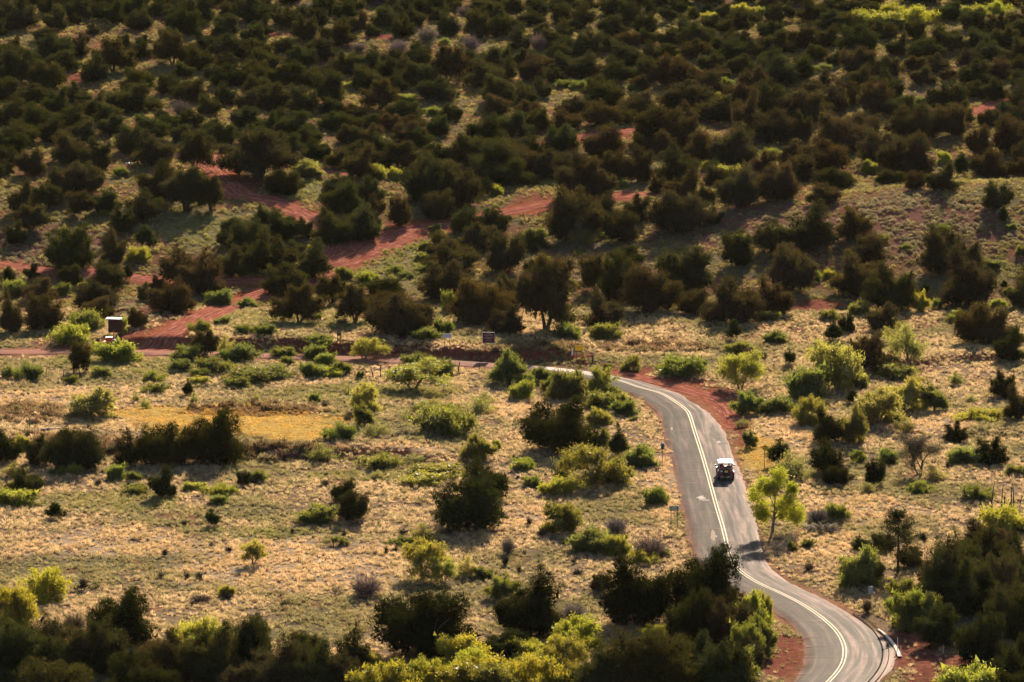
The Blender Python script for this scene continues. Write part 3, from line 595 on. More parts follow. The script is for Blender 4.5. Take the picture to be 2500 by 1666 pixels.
# ------------------------------------------------------------------ plants read off the photograph
# crop origin, scale, then "x base w h type" in crop pixels
CROPS = [
((0, 0), 3.62, """150 250 330 240 j;30 60 130 90 j;420 110 160 150 j;490 260 190 180 j;670 210 100 80 j;390 360 200 100 j;250 60 160 90 j;900 170 170 130 j;1010 200 180 180 j;1235 255 210 140 j;1180 150 260 170 j;1420 140 150 140 j;1530 170 180 120 j;1620 300 290 190 j;1760 200 260 210 j;2020 160 160 120 j;2200 180 200 180 j;2010 300 200 150 j;2310 310 180 150 j;740 370 120 70 k;830 300 110 80 k;1260 380 120 60 j;470 540 330 190 j;540 620 260 150 j;1000 630 330 240 t;1240 510 180 130 j;1080 430 180 100 j;1530 560 320 230 t;1500 420 200 150 j;1760 610 230 170 j;2050 510 320 170 j;1800 440 180 160 j;2250 400 200 160 j;2020 600 180 110 j;2290 580 150 130 j;160 720 300 260 j;400 770 290 200 j;20 690 120 250 j;830 720 240 200 j;1220 790 290 160 j;1620 680 180 110 j;1880 690 160 100 j;1690 900 300 170 j;2030 760 280 160 j;2250 700 230 150 j;1500 830 200 150 j;1160 980 430 200 j;690 960 260 190 j;500 1010 230 200 j;840 1030 250 180 j;120 1100 300 200 j;80 870 200 160 j;270 930 300 150 j;1600 1030 250 170 b;1850 1010 190 150 j;2000 920 200 160 j;2180 970 200 150 k;2300 950 150 150 j;1430 1050 110 80 j;640 1130 290 180 j;330 1150 240 200 j;950 1080 240 150 j;1500 1120 240 90 j;2170 1120 250 150 j;1870 1180 180 110 j;450 1250 250 180 j;200 1280 280 180 j;740 1230 230 140 j;990 1180 240 140 j;1320 1220 330 170 j;90 1340 300 170 j;620 1430 300 230 k;850 1480 260 230 j;1380 1440 350 240 k;1720 1510 300 300 t;1600 1250 200 130 j;1180 1350 250 200 j;60 1500 160 180 j;280 1540 230 200 k;720 1590 300 130 k;2280 1560 620 360 t;340 40 90 50 g;920 200 60 40 g;1060 1290 150 60 g;2200 560 60 60 y;1950 330 160 110 j;1750 1340 260 160 j;1950 1260 260 150 j;2250 1260 240 130 j"""),
((600, 0), 3.62, """100 190 230 190 j;190 300 230 170 j;300 210 150 130 j;380 240 180 150 j;520 340 230 180 j;640 230 170 140 j;480 180 160 120 j;790 390 300 180 j;900 280 170 120 j;1010 270 160 150 k;1120 330 120 100 j;870 160 200 140 j;960 90 180 100 j;1230 240 220 160 j;1390 330 190 150 j;1340 190 150 120 j;1500 220 180 140 j;1600 370 240 150 b;1350 470 220 140 b;1000 460 180 100 b;1990 470 170 190 b;1800 310 180 150 j;2060 330 260 210 j;2230 320 140 150 j;1930 140 160 100 b;2180 150 200 110 j;2290 230 130 130 j;700 130 200 130 j;200 130 180 120 j;1450 120 240 120 j;1650 130 260 140 j;1800 100 200 100 j;2100 90 300 90 j;1330 80 200 90 j;560 90 250 90 b;1150 60 250 70 b;330 460 220 110 j;120 520 230 150 j;650 520 240 160 j;480 600 280 150 j;160 620 260 160 j;850 640 230 160 j;1060 640 300 180 j;1290 590 200 130 j;1240 680 200 150 j;1400 650 150 130 j;1780 720 290 270 t;1960 620 130 160 j;2150 600 300 150 j;2120 760 300 200 j;2300 700 150 160 j;420 760 170 190 j;80 760 200 150 j;280 730 200 120 j;740 910 280 250 j;560 770 260 150 j;1060 780 250 170 j;1310 810 200 130 j;1530 760 330 180 j;1190 960 290 220 t;1680 880 330 160 j;2230 900 300 200 j;250 960 270 180 j;510 990 260 200 j;100 870 250 170 j;1390 1060 300 150 j;2210 1000 220 140 k;290 1060 110 100 j;50 1090 140 120 j;190 1180 200 160 j;760 1000 200 120 j;950 1030 240 90 k;1270 1150 200 130 k;1810 1060 200 110 j;430 1190 330 170 j;560 1270 230 130 j;750 1150 220 130 j;900 1150 260 130 j;1100 1120 200 100 j;1480 1150 220 110 k;1700 1190 220 140 j;2100 1250 330 200 j;2270 1200 200 150 j;640 1400 240 150 j;330 1340 300 150 j;820 1480 200 150 k;980 1420 280 150 j;1010 1570 300 260 k;1350 1490 390 210 t;1560 1290 190 140 j;1690 1420 240 150 j;1210 1390 260 180 j;1450 1260 280 150 k;1660 1590 500 170 k;1980 1450 350 230 j;2220 1570 400 300 j;540 1550 220 110 g;1150 1560 220 90 y;900 790 90 60 y;500 1030 120 40 y;1660 1010 160 60 g;1400 900 180 60 g;1230 270 130 40 g;1760 390 110 50 g"""),
((1200, 0), 3.62, """190 100 200 100 j;60 130 120 100 j;380 60 180 80 j;620 200 170 140 j;590 90 180 80 j;830 70 220 80 j;800 230 200 180 j;1090 120 260 120 j;1230 210 200 170 j;1400 160 140 140 c;1550 200 210 150 c;1640 120 160 120 j;1780 190 140 110 c;1910 130 150 100 c;1950 260 170 110 j;1650 60 200 70 j;2050 150 160 100 j;2180 250 200 130 j;2070 290 160 100 j;2250 190 250 90 j;1780 100 100 40 y;1940 180 140 60 y;2180 120 150 80 y;2290 130 130 60 y;180 300 200 130 j;330 220 220 100 j;50 290 110 150 j;260 430 200 160 j;410 450 200 170 b;520 420 220 140 j;640 360 150 160 j;600 530 200 140 j;740 500 200 140 j;860 490 240 190 j;1050 310 230 150 j;700 260 180 80 j;1200 400 220 100 k;1020 450 180 140 j;1180 590 280 180 j;1370 380 180 110 j;1550 400 180 130 j;1420 540 170 150 j;1570 510 140 110 j;1350 290 180 150 j;1740 330 250 160 j;1830 390 280 150 j;1790 510 260 130 k;2050 450 240 150 j;2160 520 280 150 j;2320 500 150 140 j;100 560 200 120 j;350 700 220 150 k;400 600 260 110 k;640 640 230 150 j;830 680 280 180 j;560 720 150 100 j;100 700 250 150 j;1100 720 260 160 j;1370 720 240 180 j;1310 790 150 110 k;1560 750 200 220 k;1700 790 250 230 k;1910 830 260 180 k;2040 710 160 110 k;1950 640 250 140 j;2200 640 220 130 j;2320 830 200 200 k;130 910 330 220 j;450 850 160 140 j;960 840 260 140 j;1010 930 320 180 j;2200 920 280 150 k;1700 960 450 200 k;1300 1010 320 160 k;980 1100 300 180 k;1190 1080 200 130 k;2000 1060 300 180 k;1760 1080 200 160 k;80 1000 220 110 j;330 1040 220 130 k;180 1200 330 180 j;410 1140 220 150 j;720 1020 280 130 k;660 1140 270 140 k;1480 1230 430 250 k;2150 1060 150 150 k;2260 1160 250 320 k;60 1220 140 130 j;320 1380 250 160 j;620 1360 300 210 j;1000 1410 330 260 k;1320 1320 180 130 k;1700 1280 260 220 k;1540 1350 200 170 k;200 1540 400 260 k;530 1560 330 190 k;810 1570 250 170 k;1080 1560 240 200 k;1300 1600 250 270 k;1660 1590 330 260 j;1880 1400 280 210 k;2130 1450 380 280 k;640 770 130 60 g;770 790 140 70 g;1270 800 130 60 g;680 1190 130 50 g;1920 1500 150 70 y;2100 1560 250 90 y;1030 1160 60 50 y;1660 540 60 50 y;1950 880 110 60 y;2080 800 130 100 g"""),
((1850, 0), 3.62, """270 190 140 170 c;140 180 160 130 j;500 180 240 170 j;720 120 260 120 j;950 120 260 110 j;680 250 300 130 j;1360 60 60 50 c;1470 60 70 40 j;1930 60 120 70 c;1700 170 250 130 j;2200 60 200 80 k;880 220 170 120 y;1180 150 280 110 y;1130 230 330 110 y;1400 190 330 120 y;1920 140 220 80 y;2110 110 220 90 y;30 150 90 80 y;1520 170 120 60 y;1240 250 200 60 j;390 410 250 170 j;120 330 250 120 j;160 460 280 160 j;620 400 230 150 j;900 470 330 210 j;1240 480 200 160 j;1110 340 230 130 j;1400 340 180 140 j;1480 520 260 160 j;1660 440 300 200 j;1900 260 230 140 j;1950 430 260 150 j;2120 280 200 140 j;2200 420 260 150 j;2290 330 200 130 j;130 600 240 150 j;370 700 230 180 j;680 570 140 100 j;510 520 180 110 j;900 650 330 190 k;1150 660 220 140 k;1390 610 200 100 k;1600 640 200 140 k;1870 560 200 100 k;2040 520 240 130 j;2200 560 200 110 j;1900 740 280 190 j;150 770 330 220 j;50 830 150 200 k;540 880 280 220 k;1450 740 200 130 k;1690 710 140 100 k;900 760 250 160 k;800 920 230 180 k;1170 880 230 230 j;2110 880 180 150 j;1940 850 200 110 j;2320 760 160 120 j;2300 960 200 170 j;130 1010 280 230 j;380 1060 400 230 k;650 980 280 200 k;1030 980 270 230 k;1260 1010 330 140 j;1680 970 340 230 j;1780 1090 240 160 j;2200 1060 220 130 j;150 1250 420 230 k;400 1240 160 220 j;720 1340 480 280 k;900 1280 300 230 k;1400 1220 430 240 k;1720 1190 260 230 k;2050 1110 200 120 k;330 1430 260 130 k;560 1530 480 230 k;1110 1450 330 240 k;1330 1560 420 320 k;1960 1370 200 220 k;2250 1350 300 280 k;2320 1480 150 190 k;1800 1560 200 200 c;2020 1560 300 200 k;140 1400 150 80 g;1000 1530 130 100 y;2240 720 80 50 y;1440 910 100 50 g;590 620 190 50 g;1650 1440 120 90 y"""),
((0, 400), 3.62, """40 90 150 120 j;270 130 240 200 k;750 250 300 230 k;540 260 250 200 k;190 430 220 260 k;410 360 260 190 j;350 410 170 120 j;1640 405 400 330 t;1380 290 340 290 j;1860 410 250 270 t;720 460 240 190 t;920 410 250 170 j;1240 500 280 230 j;1080 590 250 190 j;270 600 310 210 t;140 710 170 180 j;600 910 430 330 j;1010 880 220 270 k;1290 750 220 200 c;1220 860 190 110 y;2030 600 170 110 j;2000 710 150 120 j;2180 780 330 250 j;2050 990 230 240 j;2280 960 280 320 j;1600 1050 350 290 k;1780 1130 380 330 k;1500 1310 360 260 k;1280 1210 130 140 j;1400 1100 150 100 k;960 1090 300 200 j;1130 1030 100 140 c;630 1070 200 160 j;280 1010 130 120 j;70 1070 150 160 c;130 1150 200 110 g;350 1200 280 170 k;850 1280 400 210 k;100 1480 220 330 k;400 1460 330 280 k;860 1370 280 170 k;740 1110 130 60 y;520 1150 160 80 g;760 1480 280 160 g;640 1570 350 140 y;1210 1440 170 150 k;1340 1350 110 50 d;1940 1240 220 120 g;2190 1270 150 70 g;1790 1480 230 90 g;1950 1420 130 60 g;2150 1490 200 70 g;910 450 100 40 y;1080 1500 80 130 y;1070 110 120 70 g;1440 400 120 90 g;560 600 110 60 a"""),
((600, 400), 3.62, """330 260 290 190 j;560 110 220 110 y;850 440 340 250 j;820 280 270 160 j;1100 340 240 190 j;1150 460 150 170 k;1320 140 130 90 y;1600 330 420 340 j;1860 350 420 300 j;2120 280 150 160 c;2220 275 120 80 y;1360 540 190 240 k;1690 480 280 220 k;780 690 360 260 j;1000 660 330 250 j;1110 640 150 200 j;170 520 220 130 j;330 650 330 220 j;520 640 160 150 j;90 690 280 150 j;120 950 330 300 j;330 940 250 260 k;440 800 180 110 j;590 1000 270 280 j;590 770 90 50 y;360 1150 380 230 j;470 1390 390 290 t;760 1240 260 230 t;880 1010 150 90 g;970 1390 310 280 t;1240 1330 360 190 k;1210 1150 330 130 j;1400 1490 560 290 k;2190 600 270 190 j;1960 600 300 190 j;2060 760 340 200 k;1740 830 260 210 k;1840 930 450 220 k;2280 940 300 280 k;1790 1200 420 290 k;1800 1310 130 170 g;2070 1400 540 340 k;2310 1130 150 150 k;1580 780 120 80 g;1560 850 150 60 g;1080 1040 180 80 y;1660 600 100 60 g;1730 1510 170 120 g;190 1510 190 80 g;1580 1550 200 90 g;640 1370 80 40 g;1420 1010 130 50 g;1560 950 160 50 g;1330 960 150 60 g;850 1420 150 60 d"""),
((1200, 400), 3.62, """150 190 400 200 j;520 120 280 160 j;770 280 340 330 k;960 290 260 260 k;1260 180 250 220 k;1130 150 150 150 k;1700 340 300 260 k;1900 330 180 130 k;1480 250 180 130 k;2180 380 320 310 k;2000 170 250 130 k;720 660 440 370 k;960 520 320 220 k;790 700 230 170 a;1140 680 310 230 k;1280 500 260 200 k;1640 570 460 280 k;1960 530 150 130 j;40 610 200 200 j;150 920 330 270 j;350 760 250 150 j;2180 890 260 250 j;2180 700 140 70 y;1180 870 270 130 j;920 1130 270 270 t;1110 1200 290 340 j;1410 1290 430 330 k;1730 1100 400 310 j;180 1140 230 200 k;380 960 180 100 j;480 1460 470 570 t;90 1340 330 260 k;130 1500 300 200 k;1000 1440 320 270 k;680 1540 230 120 g;980 1550 270 120 g;440 890 150 70 y;700 1110 130 110 g;1800 1320 270 170 k;2150 1390 480 300 k;2140 1555 150 180 c;1160 210 110 60 g;1000 660 120 50 g;780 800 90 40 g;1660 1210 120 50 y;400 640 170 60 g"""),
((1850, 400), 3.62, """180 310 380 260 k;400 160 250 200 k;690 210 320 140 j;600 340 270 140 k;1180 180 260 110 j;1390 220 160 130 k;1630 230 260 210 j;1820 140 200 160 j;2010 130 150 110 j;2170 100 120 120 j;2110 390 230 190 j;2170 520 100 150 c;150 760 330 220 j;470 750 380 330 j;860 660 270 230 k;970 900 300 240 k;900 1140 420 300 k;1190 1290 390 350 j;1620 950 330 330 k;1850 960 300 220 k;1860 1250 430 420 k;130 1320 330 260 k;300 1110 370 330 k;1480 1200 90 170 c;2180 1100 90 70 c;1090 700 120 60 g;1640 600 130 60 g;1300 755 110 40 g;510 1030 100 80 y;900 1330 170 100 g;1420 1310 170 150 y;1590 1260 100 60 g;1100 1460 270 200 k;670 1560 170 180 c;790 1490 130 150 j;630 1380 150 80 g;80 1390 180 80 g;1990 1580 470 310 k;2250 1600 200 140 j;2320 1270 190 220 j;1700 1410 100 70 g;1800 1380 150 80 y;2120 1270 130 70 y;2070 920 120 60 g;2240 580 90 50 g;2330 800 100 70 g;1270 1590 260 170 a;620 1000 150 60 y;2230 1160 100 60 g;1400 1150 50 60 y"""),
((0, 800), 3.62, """700 390 200 250 t;820 230 130 110 a;1050 290 350 140 y;60 440 110 90 g;270 450 300 120 g;620 490 110 60 y;900 430 150 80 g;1340 470 210 80 g;1350 580 190 80 g;1820 245 260 210 t;1980 230 130 150 a;1660 280 250 110 g;1610 370 200 80 g;1850 380 300 110 g;2100 290 280 130 g;2190 490 380 120 g;1780 490 170 50 y;1770 430 170 60 g;2110 530 200 80 g;1660 600 110 140 c;1710 680 70 100 a;790 790 400 220 p;610 740 90 70 a;1200 660 60 80 a;1290 710 100 80 a;1880 1180 580 430 v;1450 1210 500 330 v;1150 1190 270 260 k;640 1230 540 330 v;60 1180 280 250 v;340 1200 260 230 j;220 1090 160 130 y;230 1470 330 200 j;110 1310 200 110 a;640 1290 190 80 y;480 1300 90 50 g;1020 1340 180 110 g;1200 1350 130 70 g;1440 1490 220 260 v;870 1400 90 80 d;1210 1460 230 70 g;110 1560 330 120 y;1700 1430 170 60 y;1960 1480 290 90 y;2160 1390 140 120 v;2270 1360 140 90 g;1930 1550 170 60 g;150 1400 120 60 g;2270 660 60 80 a;1600 1190 160 80 d;850 1190 200 110 d;300 860 160 60 d;120 800 200 80 d;420 780 150 60 d"""),
((600, 800), 3.62, """650 140 240 70 g;1050 275 330 175 P1;350 250 200 70 g;380 320 130 60 g;620 270 240 100 g;700 330 200 90 g;600 430 200 110 g;730 430 240 70 y;850 400 160 90 g;200 450 400 100 g;1500 330 300 90 g;1730 430 200 120 g;1480 545 520 230 P1;1040 740 260 220 p;1050 870 180 170 G;870 980 280 120 g;1150 960 200 130 a;1640 620 150 90 a;1560 740 240 90 a;1810 720 150 60 a;1780 930 420 210 g;2070 750 260 110 a;2110 670 220 90 a;700 690 90 50 d;600 660 100 70 g;2060 1160 250 180 G;2220 1080 90 80 y;690 1170 260 130 a;1200 1240 340 110 g;1480 1190 200 80 a;1630 1290 400 80 y;1560 1370 400 80 y;1160 1330 120 60 a;700 1400 110 70 d;2110 1530 380 340 v;1960 1775 580 430 v;300 1160 260 90 d;560 1160 150 70 d;980 1180 120 50 d;1010 450 70 60 g;1650 690 120 70 a;900 830 90 70 d;1870 940 250 60 d"""),
((1200, 800), 3.62, """150 480 260 240 g;250 620 200 130 y;450 470 180 110 g;640 610 300 210 g;300 510 170 90 g;990 600 310 220 G;990 710 330 130 g;1180 770 220 110 g;950 860 220 120 y;600 1070 620 410 v;1120 1140 190 270 c;950 1080 180 160 g;980 1380 560 310 G;1320 1230 230 150 g;40 1100 90 80 g;290 1255 200 90 y;630 1320 130 80 v;360 1400 150 80 g;570 1470 280 130 y;1450 1560 200 130 g;1220 380 180 130 g;1690 420 370 160 g;2200 545 450 300 P1;2180 210 200 80 g;2270 250 130 90 d;2260 760 220 170 g;2280 1060 130 130 g;2220 880 120 80 a;770 1190 160 90 g;1250 830 70 40 g;1020 360 80 40 g;500 560 140 110 g;1560 400 120 70 g;330 690 120 50 d"""),
((1850, 800), 3.62, """280 335 140 150 c;50 285 90 90 d;160 140 180 90 g;700 525 500 350 p;950 335 330 270 k;1120 405 260 180 k;1330 275 300 280 a;430 620 390 230 g;840 670 130 140 c;880 530 150 100 g;1230 440 300 110 g;1400 490 160 90 a;1060 840 420 270 p;1290 730 330 240 p;1560 730 260 200 G;450 855 300 210 G;150 745 280 120 g;620 1000 280 270 v;850 1010 230 270 G;190 1220 240 240 c;620 1270 310 270 v;310 1335 300 210 a;690 1380 260 150 v;890 1195 150 110 g;1310 925 190 120 a;1750 1005 210 160 v;2170 610 240 220 v;2290 800 220 270 k;2220 290 260 280 v;2000 810 420 90 y;1430 1300 450 350 T;1150 1195 180 110 g;1030 1380 190 200 v;1430 1450 230 90 g;1810 1205 260 140 g;2060 1210 290 220 v;1680 1250 60 90 d;1560 1340 240 100 a;1900 1510 280 110 g;2280 1300 200 80 g;1880 660 140 60 a;1760 500 150 100 a;980 1450 170 70 a"""),
((0, 1230), 3.597, """484 135 190 150 c;1860 210 160 165 c;380 840 420 270 Y;120 1090 420 340 Y;650 1110 250 180 d;1060 1225 550 450 V;870 1390 380 350 j;250 1560 600 490 j;1450 1460 550 250 k;1780 1240 480 210 y;1760 1440 330 250 G;2230 540 230 190 P1;2230 1340 330 290 j;1850 1540 400 340 j;1310 1710 480 290 v;520 1690 500 260 k;60 1680 300 200 j;1990 805 150 85 y;1560 1180 220 120 d;1760 865 250 80 d;2300 1560 300 260 j;2080 1700 420 260 k"""),
((600, 1230), 3.597, """620 155 350 130 g;860 -20 230 180 v;935 140 270 225 v;830 355 170 65 g;1400 355 230 65 g;1560 330 250 150 a;1560 650 380 310 P1;1740 700 230 210 P1;1940 630 200 150 a;2100 645 160 80 g;1060 810 330 230 b;2300 450 170 190 b;1560 1300 860 510 V;2250 830 220 170 g;530 1340 280 210 j;930 1460 300 350 j;1080 1450 220 130 y;1300 1610 250 240 k;1900 1430 420 260 Y;2050 1660 700 290 Y;300 1660 400 310 j;620 1670 350 290 k;40 1500 250 450 j;1100 1640 300 120 Y;1640 1580 260 160 Y;1260 1700 350 200 j"""),
((1200, 1230), 3.597, """330 1165 560 530 V;100 835 230 150 g;1270 1040 600 570 V;950 765 180 150 k;720 1040 250 210 b;1880 1000 650 590 V;1750 1260 450 480 V;2030 1240 400 360 k;2290 1100 260 300 y;730 1260 400 240 Y;400 1410 400 190 Y;640 1360 330 190 Y;1330 1670 800 540 K;1450 1190 300 130 Y;100 1620 300 190 Y;2000 1670 500 400 j;130 1360 450 230 v;640 245 330 230 G;880 425 330 170 g;1090 255 260 160 b;1080 435 230 140 y;1390 470 360 230 b;150 415 220 190 b;1290 510 300 90 y;2280 1450 250 280 k;620 1640 420 230 j;1500 460 150 70 g;260 1510 260 150 G;2180 1560 260 250 G"""),
((1850, 1230), 3.597, """910 405 180 120 j;880 725 330 300 G;1760 650 430 290 j;2000 440 520 270 k;1700 910 500 550 j;1280 905 260 230 G;1330 1085 330 300 G;1940 960 520 340 v;2200 1160 420 410 j;1960 1410 450 430 V;1590 1240 380 330 j;2280 1510 300 340 v;2250 790 270 340 j;2130 235 440 200 y;1920 1600 400 130 y;60 1060 180 260 G;30 1340 250 310 G;520 165 230 150 b;700 130 200 120 g;570 245 450 80 d;300 415 100 80 g;430 375 120 60 g;450 585 110 90 d;1450 330 90 70 d;1000 640 260 160 j;2200 1700 400 230 v;1090 410 200 150 j;1350 560 220 170 j;2330 260 160 80 d;960 960 120 160 d"""),
]
PL = []
for (ox, oy), sc, txt in CROPS:
    for it in txt.split(';'):
        p = it.split(); x, b_, w, h = [float(q) for q in p[:4]]; PL.append([ox + x / sc, oy + b_ / sc, w / sc, h / sc, p[4]])
FAM = {**{k: 'J' for k in 'jkcvtVK'}, **{k: 'S' for k in 'gyGYpa'}, 'P1': 'S', 'b': 'B', 'd': 'D', 'T': 'T'}
out = []
for p in PL:
    dup = False
    for q in out:
        if FAM[p[4]] == FAM[q[4]] and abs(p[0] - q[0]) < .28 * (p[2] + q[2]) * .5 + 2 and abs(p[1] - q[1]) < .22 * (p[3] + q[3]) * .5 + 1: dup = True; break
    if not dup: out.append(p)
PL = out
EXTRA = [(30,1660,190,150,'j'),(150,1640,180,150,'k'),(130,1715,210,120,'K'),(250,1640,150,140,'j'),(330,1710,180,130,'v'),(430,1665,160,130,'k'),(520,1670,170,160,'j'),(600,1640,150,150,'j'),(670,1700,190,150,'k'),(760,1695,170,140,'j'),(850,1690,130,100,'k'),(940,1710,170,100,'Y'),(1040,1690,150,80,'Y'),(1130,1665,150,90,'Y'),(1200,1705,170,90,'G'),(1250,1610,130,70,'v'),(1330,1690,160,100,'Y'),(1360,1640,130,90,'G'),(1480,1700,160,120,'j'),(1620,1700,180,150,'K'),(1700,1650,130,110,'j'),(1780,1690,140,120,'v'),(1800,1570,110,110,'k'),(1825,1615,80,100,'G'),
 (2330,1500,150,140,'j'),(2430,1470,140,130,'k'),(2480,1560,130,140,'v'),(2400,1390,130,110,'j'),(2490,1420,110,120,'j'),(2280,1470,110,100,'k'),(2250,1530,110,80,'G'),(2120,1425,80,70,'v'),(2480,1675,140,100,'v'),(2380,1700,160,70,'y')]
for e in EXTRA: PL.append([e[0], e[1], e[2] / 1.18, e[3] / 1.15, e[4]])
for p in PL:
    if FAM[p[4]] == 'J' and p[4] != 'c': k_ = 1 - float(sst(780, 860, p[1])); k2 = float(sst(330, 480, p[1])) * (1 - float(sst(1150, 1300, p[0]))); k_ *= 1 - .55 * k2; p[2] *= 1.08 + .13 * k_; p[3] *= 1.06 + .11 * k_; p[1] += p[3] * .03
    elif FAM[p[4]] == 'S': p[2] *= 1.2; p[3] *= 1.08; p[1] += p[3] * .03
GAPS = [(60, 70, 55, 20), (165, 60, 60, 22), (270, 75, 80, 32), (390, 60, 30, 20), (500, 72, 30, 10), (610, 75, 30, 12), (330, 160, 45, 16), (175, 185, 35, 28), (255, 215, 60, 25), (310, 280, 70, 28), (560, 275, 45, 18), (400, 265, 40, 14), (110, 390, 30, 20), (300, 388, 45, 10), (350, 178, 55, 16), (480, 205, 30, 12),
 (700, 82, 40, 18), (940, 85, 70, 20), (1100, 100, 50, 22), (1212, 112, 50, 28), (868, 248, 30, 22), (990, 250, 40, 25), (1135, 232, 36, 38), (1070, 268, 70, 22), (1155, 288, 24, 14), (740, 272, 45, 10), (618, 270, 20, 18), (850, 182, 12, 18), (1110, 332, 18, 8), (770, 410, 70, 16),
 (1385, 222, 75, 26), (1380, 255, 60, 14), (1590, 215, 75, 24), (1560, 242, 40, 12), (1768, 208, 30, 24), (1722, 298, 35, 18), (1262, 342, 45, 10), (1440, 328, 75, 18), (1380, 328, 40, 10), (1415, 372, 15, 22), (1720, 412, 60, 12),
 (2250, 6, 110, 10), (1950, 128, 26, 12), (2016, 166, 32, 20), (2190, 140, 60, 13), (2320, 134, 60, 12), (2060, 268, 50, 9), (2425, 255, 60, 26), (2375, 312, 40, 26), (2310, 350, 40, 14), (2110, 252, 26, 9), (2300, 206, 90, 9), (2240, 40, 170, 22), (560, 420, 50, 40), (640, 470, 80, 25)]
cov = np.zeros((60, 260), bool)
def cells(u, v, w, h): return slice(max(0, int((v - h) / 10) + 2), max(0, int(v / 10) + 2)), slice(max(0, int((u - w / 2) / 10) + 5), max(0, int((u + w / 2) / 10) + 5))
for p in PL: cov[cells(p[0], p[1], p[2] * .85, p[3] * .9)] = True
gap = np.zeros_like(cov); vv, uu = np.mgrid[0:60, 0:260]; uu = uu * 10 - 45; vv = vv * 10 - 15
for g_ in GAPS: gap |= np.hypot((uu - g_[0]) / g_[2], (vv - g_[1]) / g_[3]) < 1
rf = random.Random(3)
for i in range(9000):
    v = rf.uniform(4, 440); u = rf.uniform(-30, 2530); w = (62 + v * .07) * rf.uniform(.75, 1.25); h = w * rf.uniform(.55, .78)
    sl = cells(u, v, w, h); c = cov[sl]
    if c.size == 0 or (~c).mean() < .5 or gap[sl].mean() > .05 or gap[cells(u, v, w * .6, 12)].any(): continue
    cov[sl] = True; PL.append([u, v, w, h, rf.choice('jjjk' if u < 1500 else 'jkkk')])
TINT = {'j': (.050, .058, .027), 'k': (.066, .057, .033), 'c': (.040, .054, .023), 'v': (.034, .041, .017), 'V': (.026, .031, .013), 'K': (.060, .058, .022), 't': (.068, .062, .030),
        'g': (.098, .118, .040), 'y': (.17, .185, .042), 'G': (.12, .13, .040), 'Y': (.195, .20, .035), 'p': (.22, .225, .09), 'P1': (.185, .195, .06), 'a': (.17, .175, .085), 'b': (.17, .13, .125), 'd': (.11, .075, .05), 'T': (.10, .075, .055)}
def vary(c, s=.16):
    k = 1 + rnd.uniform(-s, s); return (c[0] * k * (1 + rnd.uniform(-.1, .14)), c[1] * k, c[2] * k * (1 + rnd.uniform(-.15, .15)), 1)
# ---- labels: each plant is told by its look and by its rank beside a thing one can find
LAND = [('the white-roofed jeep', 1772, 1150), ('the orange message board trailer', 275, 800), ('the brown notice sign', 1193, 826), ('the white two-post sign', 1091, 822), ('the yellow rectangular sign', 1413, 850),
        ('the upper yellow diamond sign', 1806, 958), ('the lower yellow diamond sign', 1867, 1093), ('the golden grass patch', 560, 1035), ('the fork of the red tracks', 790, 600), ('the bright rutted clearing', 1296, 500),
        ('the bare sage slope', 2250, 540), ('the upper-right yellow thicket', 2220, 45), ('the burnt snag', 2450, 1205), ('the white curved kerb', 2175, 1570), ('the tall lower-right pine', 2192, 1330), ('the yellow roadside tree', 1890, 1230),
        ('the small wooden rail', 1440, 875), ('the upper red track', 620, 478), ('the orange earth gap', 1475, 332), ('the upper-middle bare shrubs', 1030, 110), ('the upper-left grassy gap', 320, 120), ('the small brown notice', 828, 822),
        ('the fallen log', 275, 1022), ('the double bend of the road', 2050, 1560), ('the blank sign back', 1645, 1260), ('the lower-left corner', 0, 1666), ('the top-left corner', 0, 0), ('the top-right corner', 2500, 0), ('the lower-right corner', 2500, 1666),
        ('the upper-right red earth patch', 2425, 262), ('the upper-middle grassy gap', 1150, 245), ('the leafless gnarled tree', 2245, 1110), ('the pale grass strip', 990, 1095), ('the crooked fence posts', 930, 905), ('the left red side track', 180, 662), ('the bottom edge centre', 1050, 1666), ('the left edge midpoint', 0, 833), ('the right edge midpoint', 2500, 833), ('the top edge centre', 1250, 0)]
ORD = ['', 'second ', 'third ', 'fourth ', 'fifth ', 'sixth ', 'seventh ', 'eighth ', 'ninth ', 'tenth ', 'eleventh ', 'twelfth ', 'thirteenth ', 'fourteenth ', 'fifteenth ']
def make_labels(items, noun, look):
    buck = {}
    for i, p in enumerate(items):
        cx, cy = p[0], p[1] - p[3] / 2
        d, l = min((math.hypot(cx - q[1], (cy - q[2]) * 1.3), q) for q in LAND)
        dx, dy = cx - l[1], (cy - l[2]) * 1.3
        dr = ('left of' if dx < 0 else 'right of') if abs(dx) > abs(dy) else ('behind' if dy < 0 else 'in front of')
        if 'corner' in l[0] or 'edge' in l[0]: dr = 'to'
        if 'edge' in l[0] or 'corner' in l[0]: dr = 'to'
        buck.setdefault((l[0], dr), []).append((d, i))
    lab = {}
    for (ln, dr), lst in buck.items():
        lst.sort()
        for r, (d, i) in enumerate(lst):
            o_ = ORD[r] if r < len(ORD) else '%dth ' % (r + 1)
            lab[i] = '%s %s, %snearest %s %s' % (look(items[i]), noun, o_, dr, ln)
            if len(lab[i].split()) > 16: lab[i] = '%s, %snearest %s %s' % (noun, o_, dr, ln)
    return lab
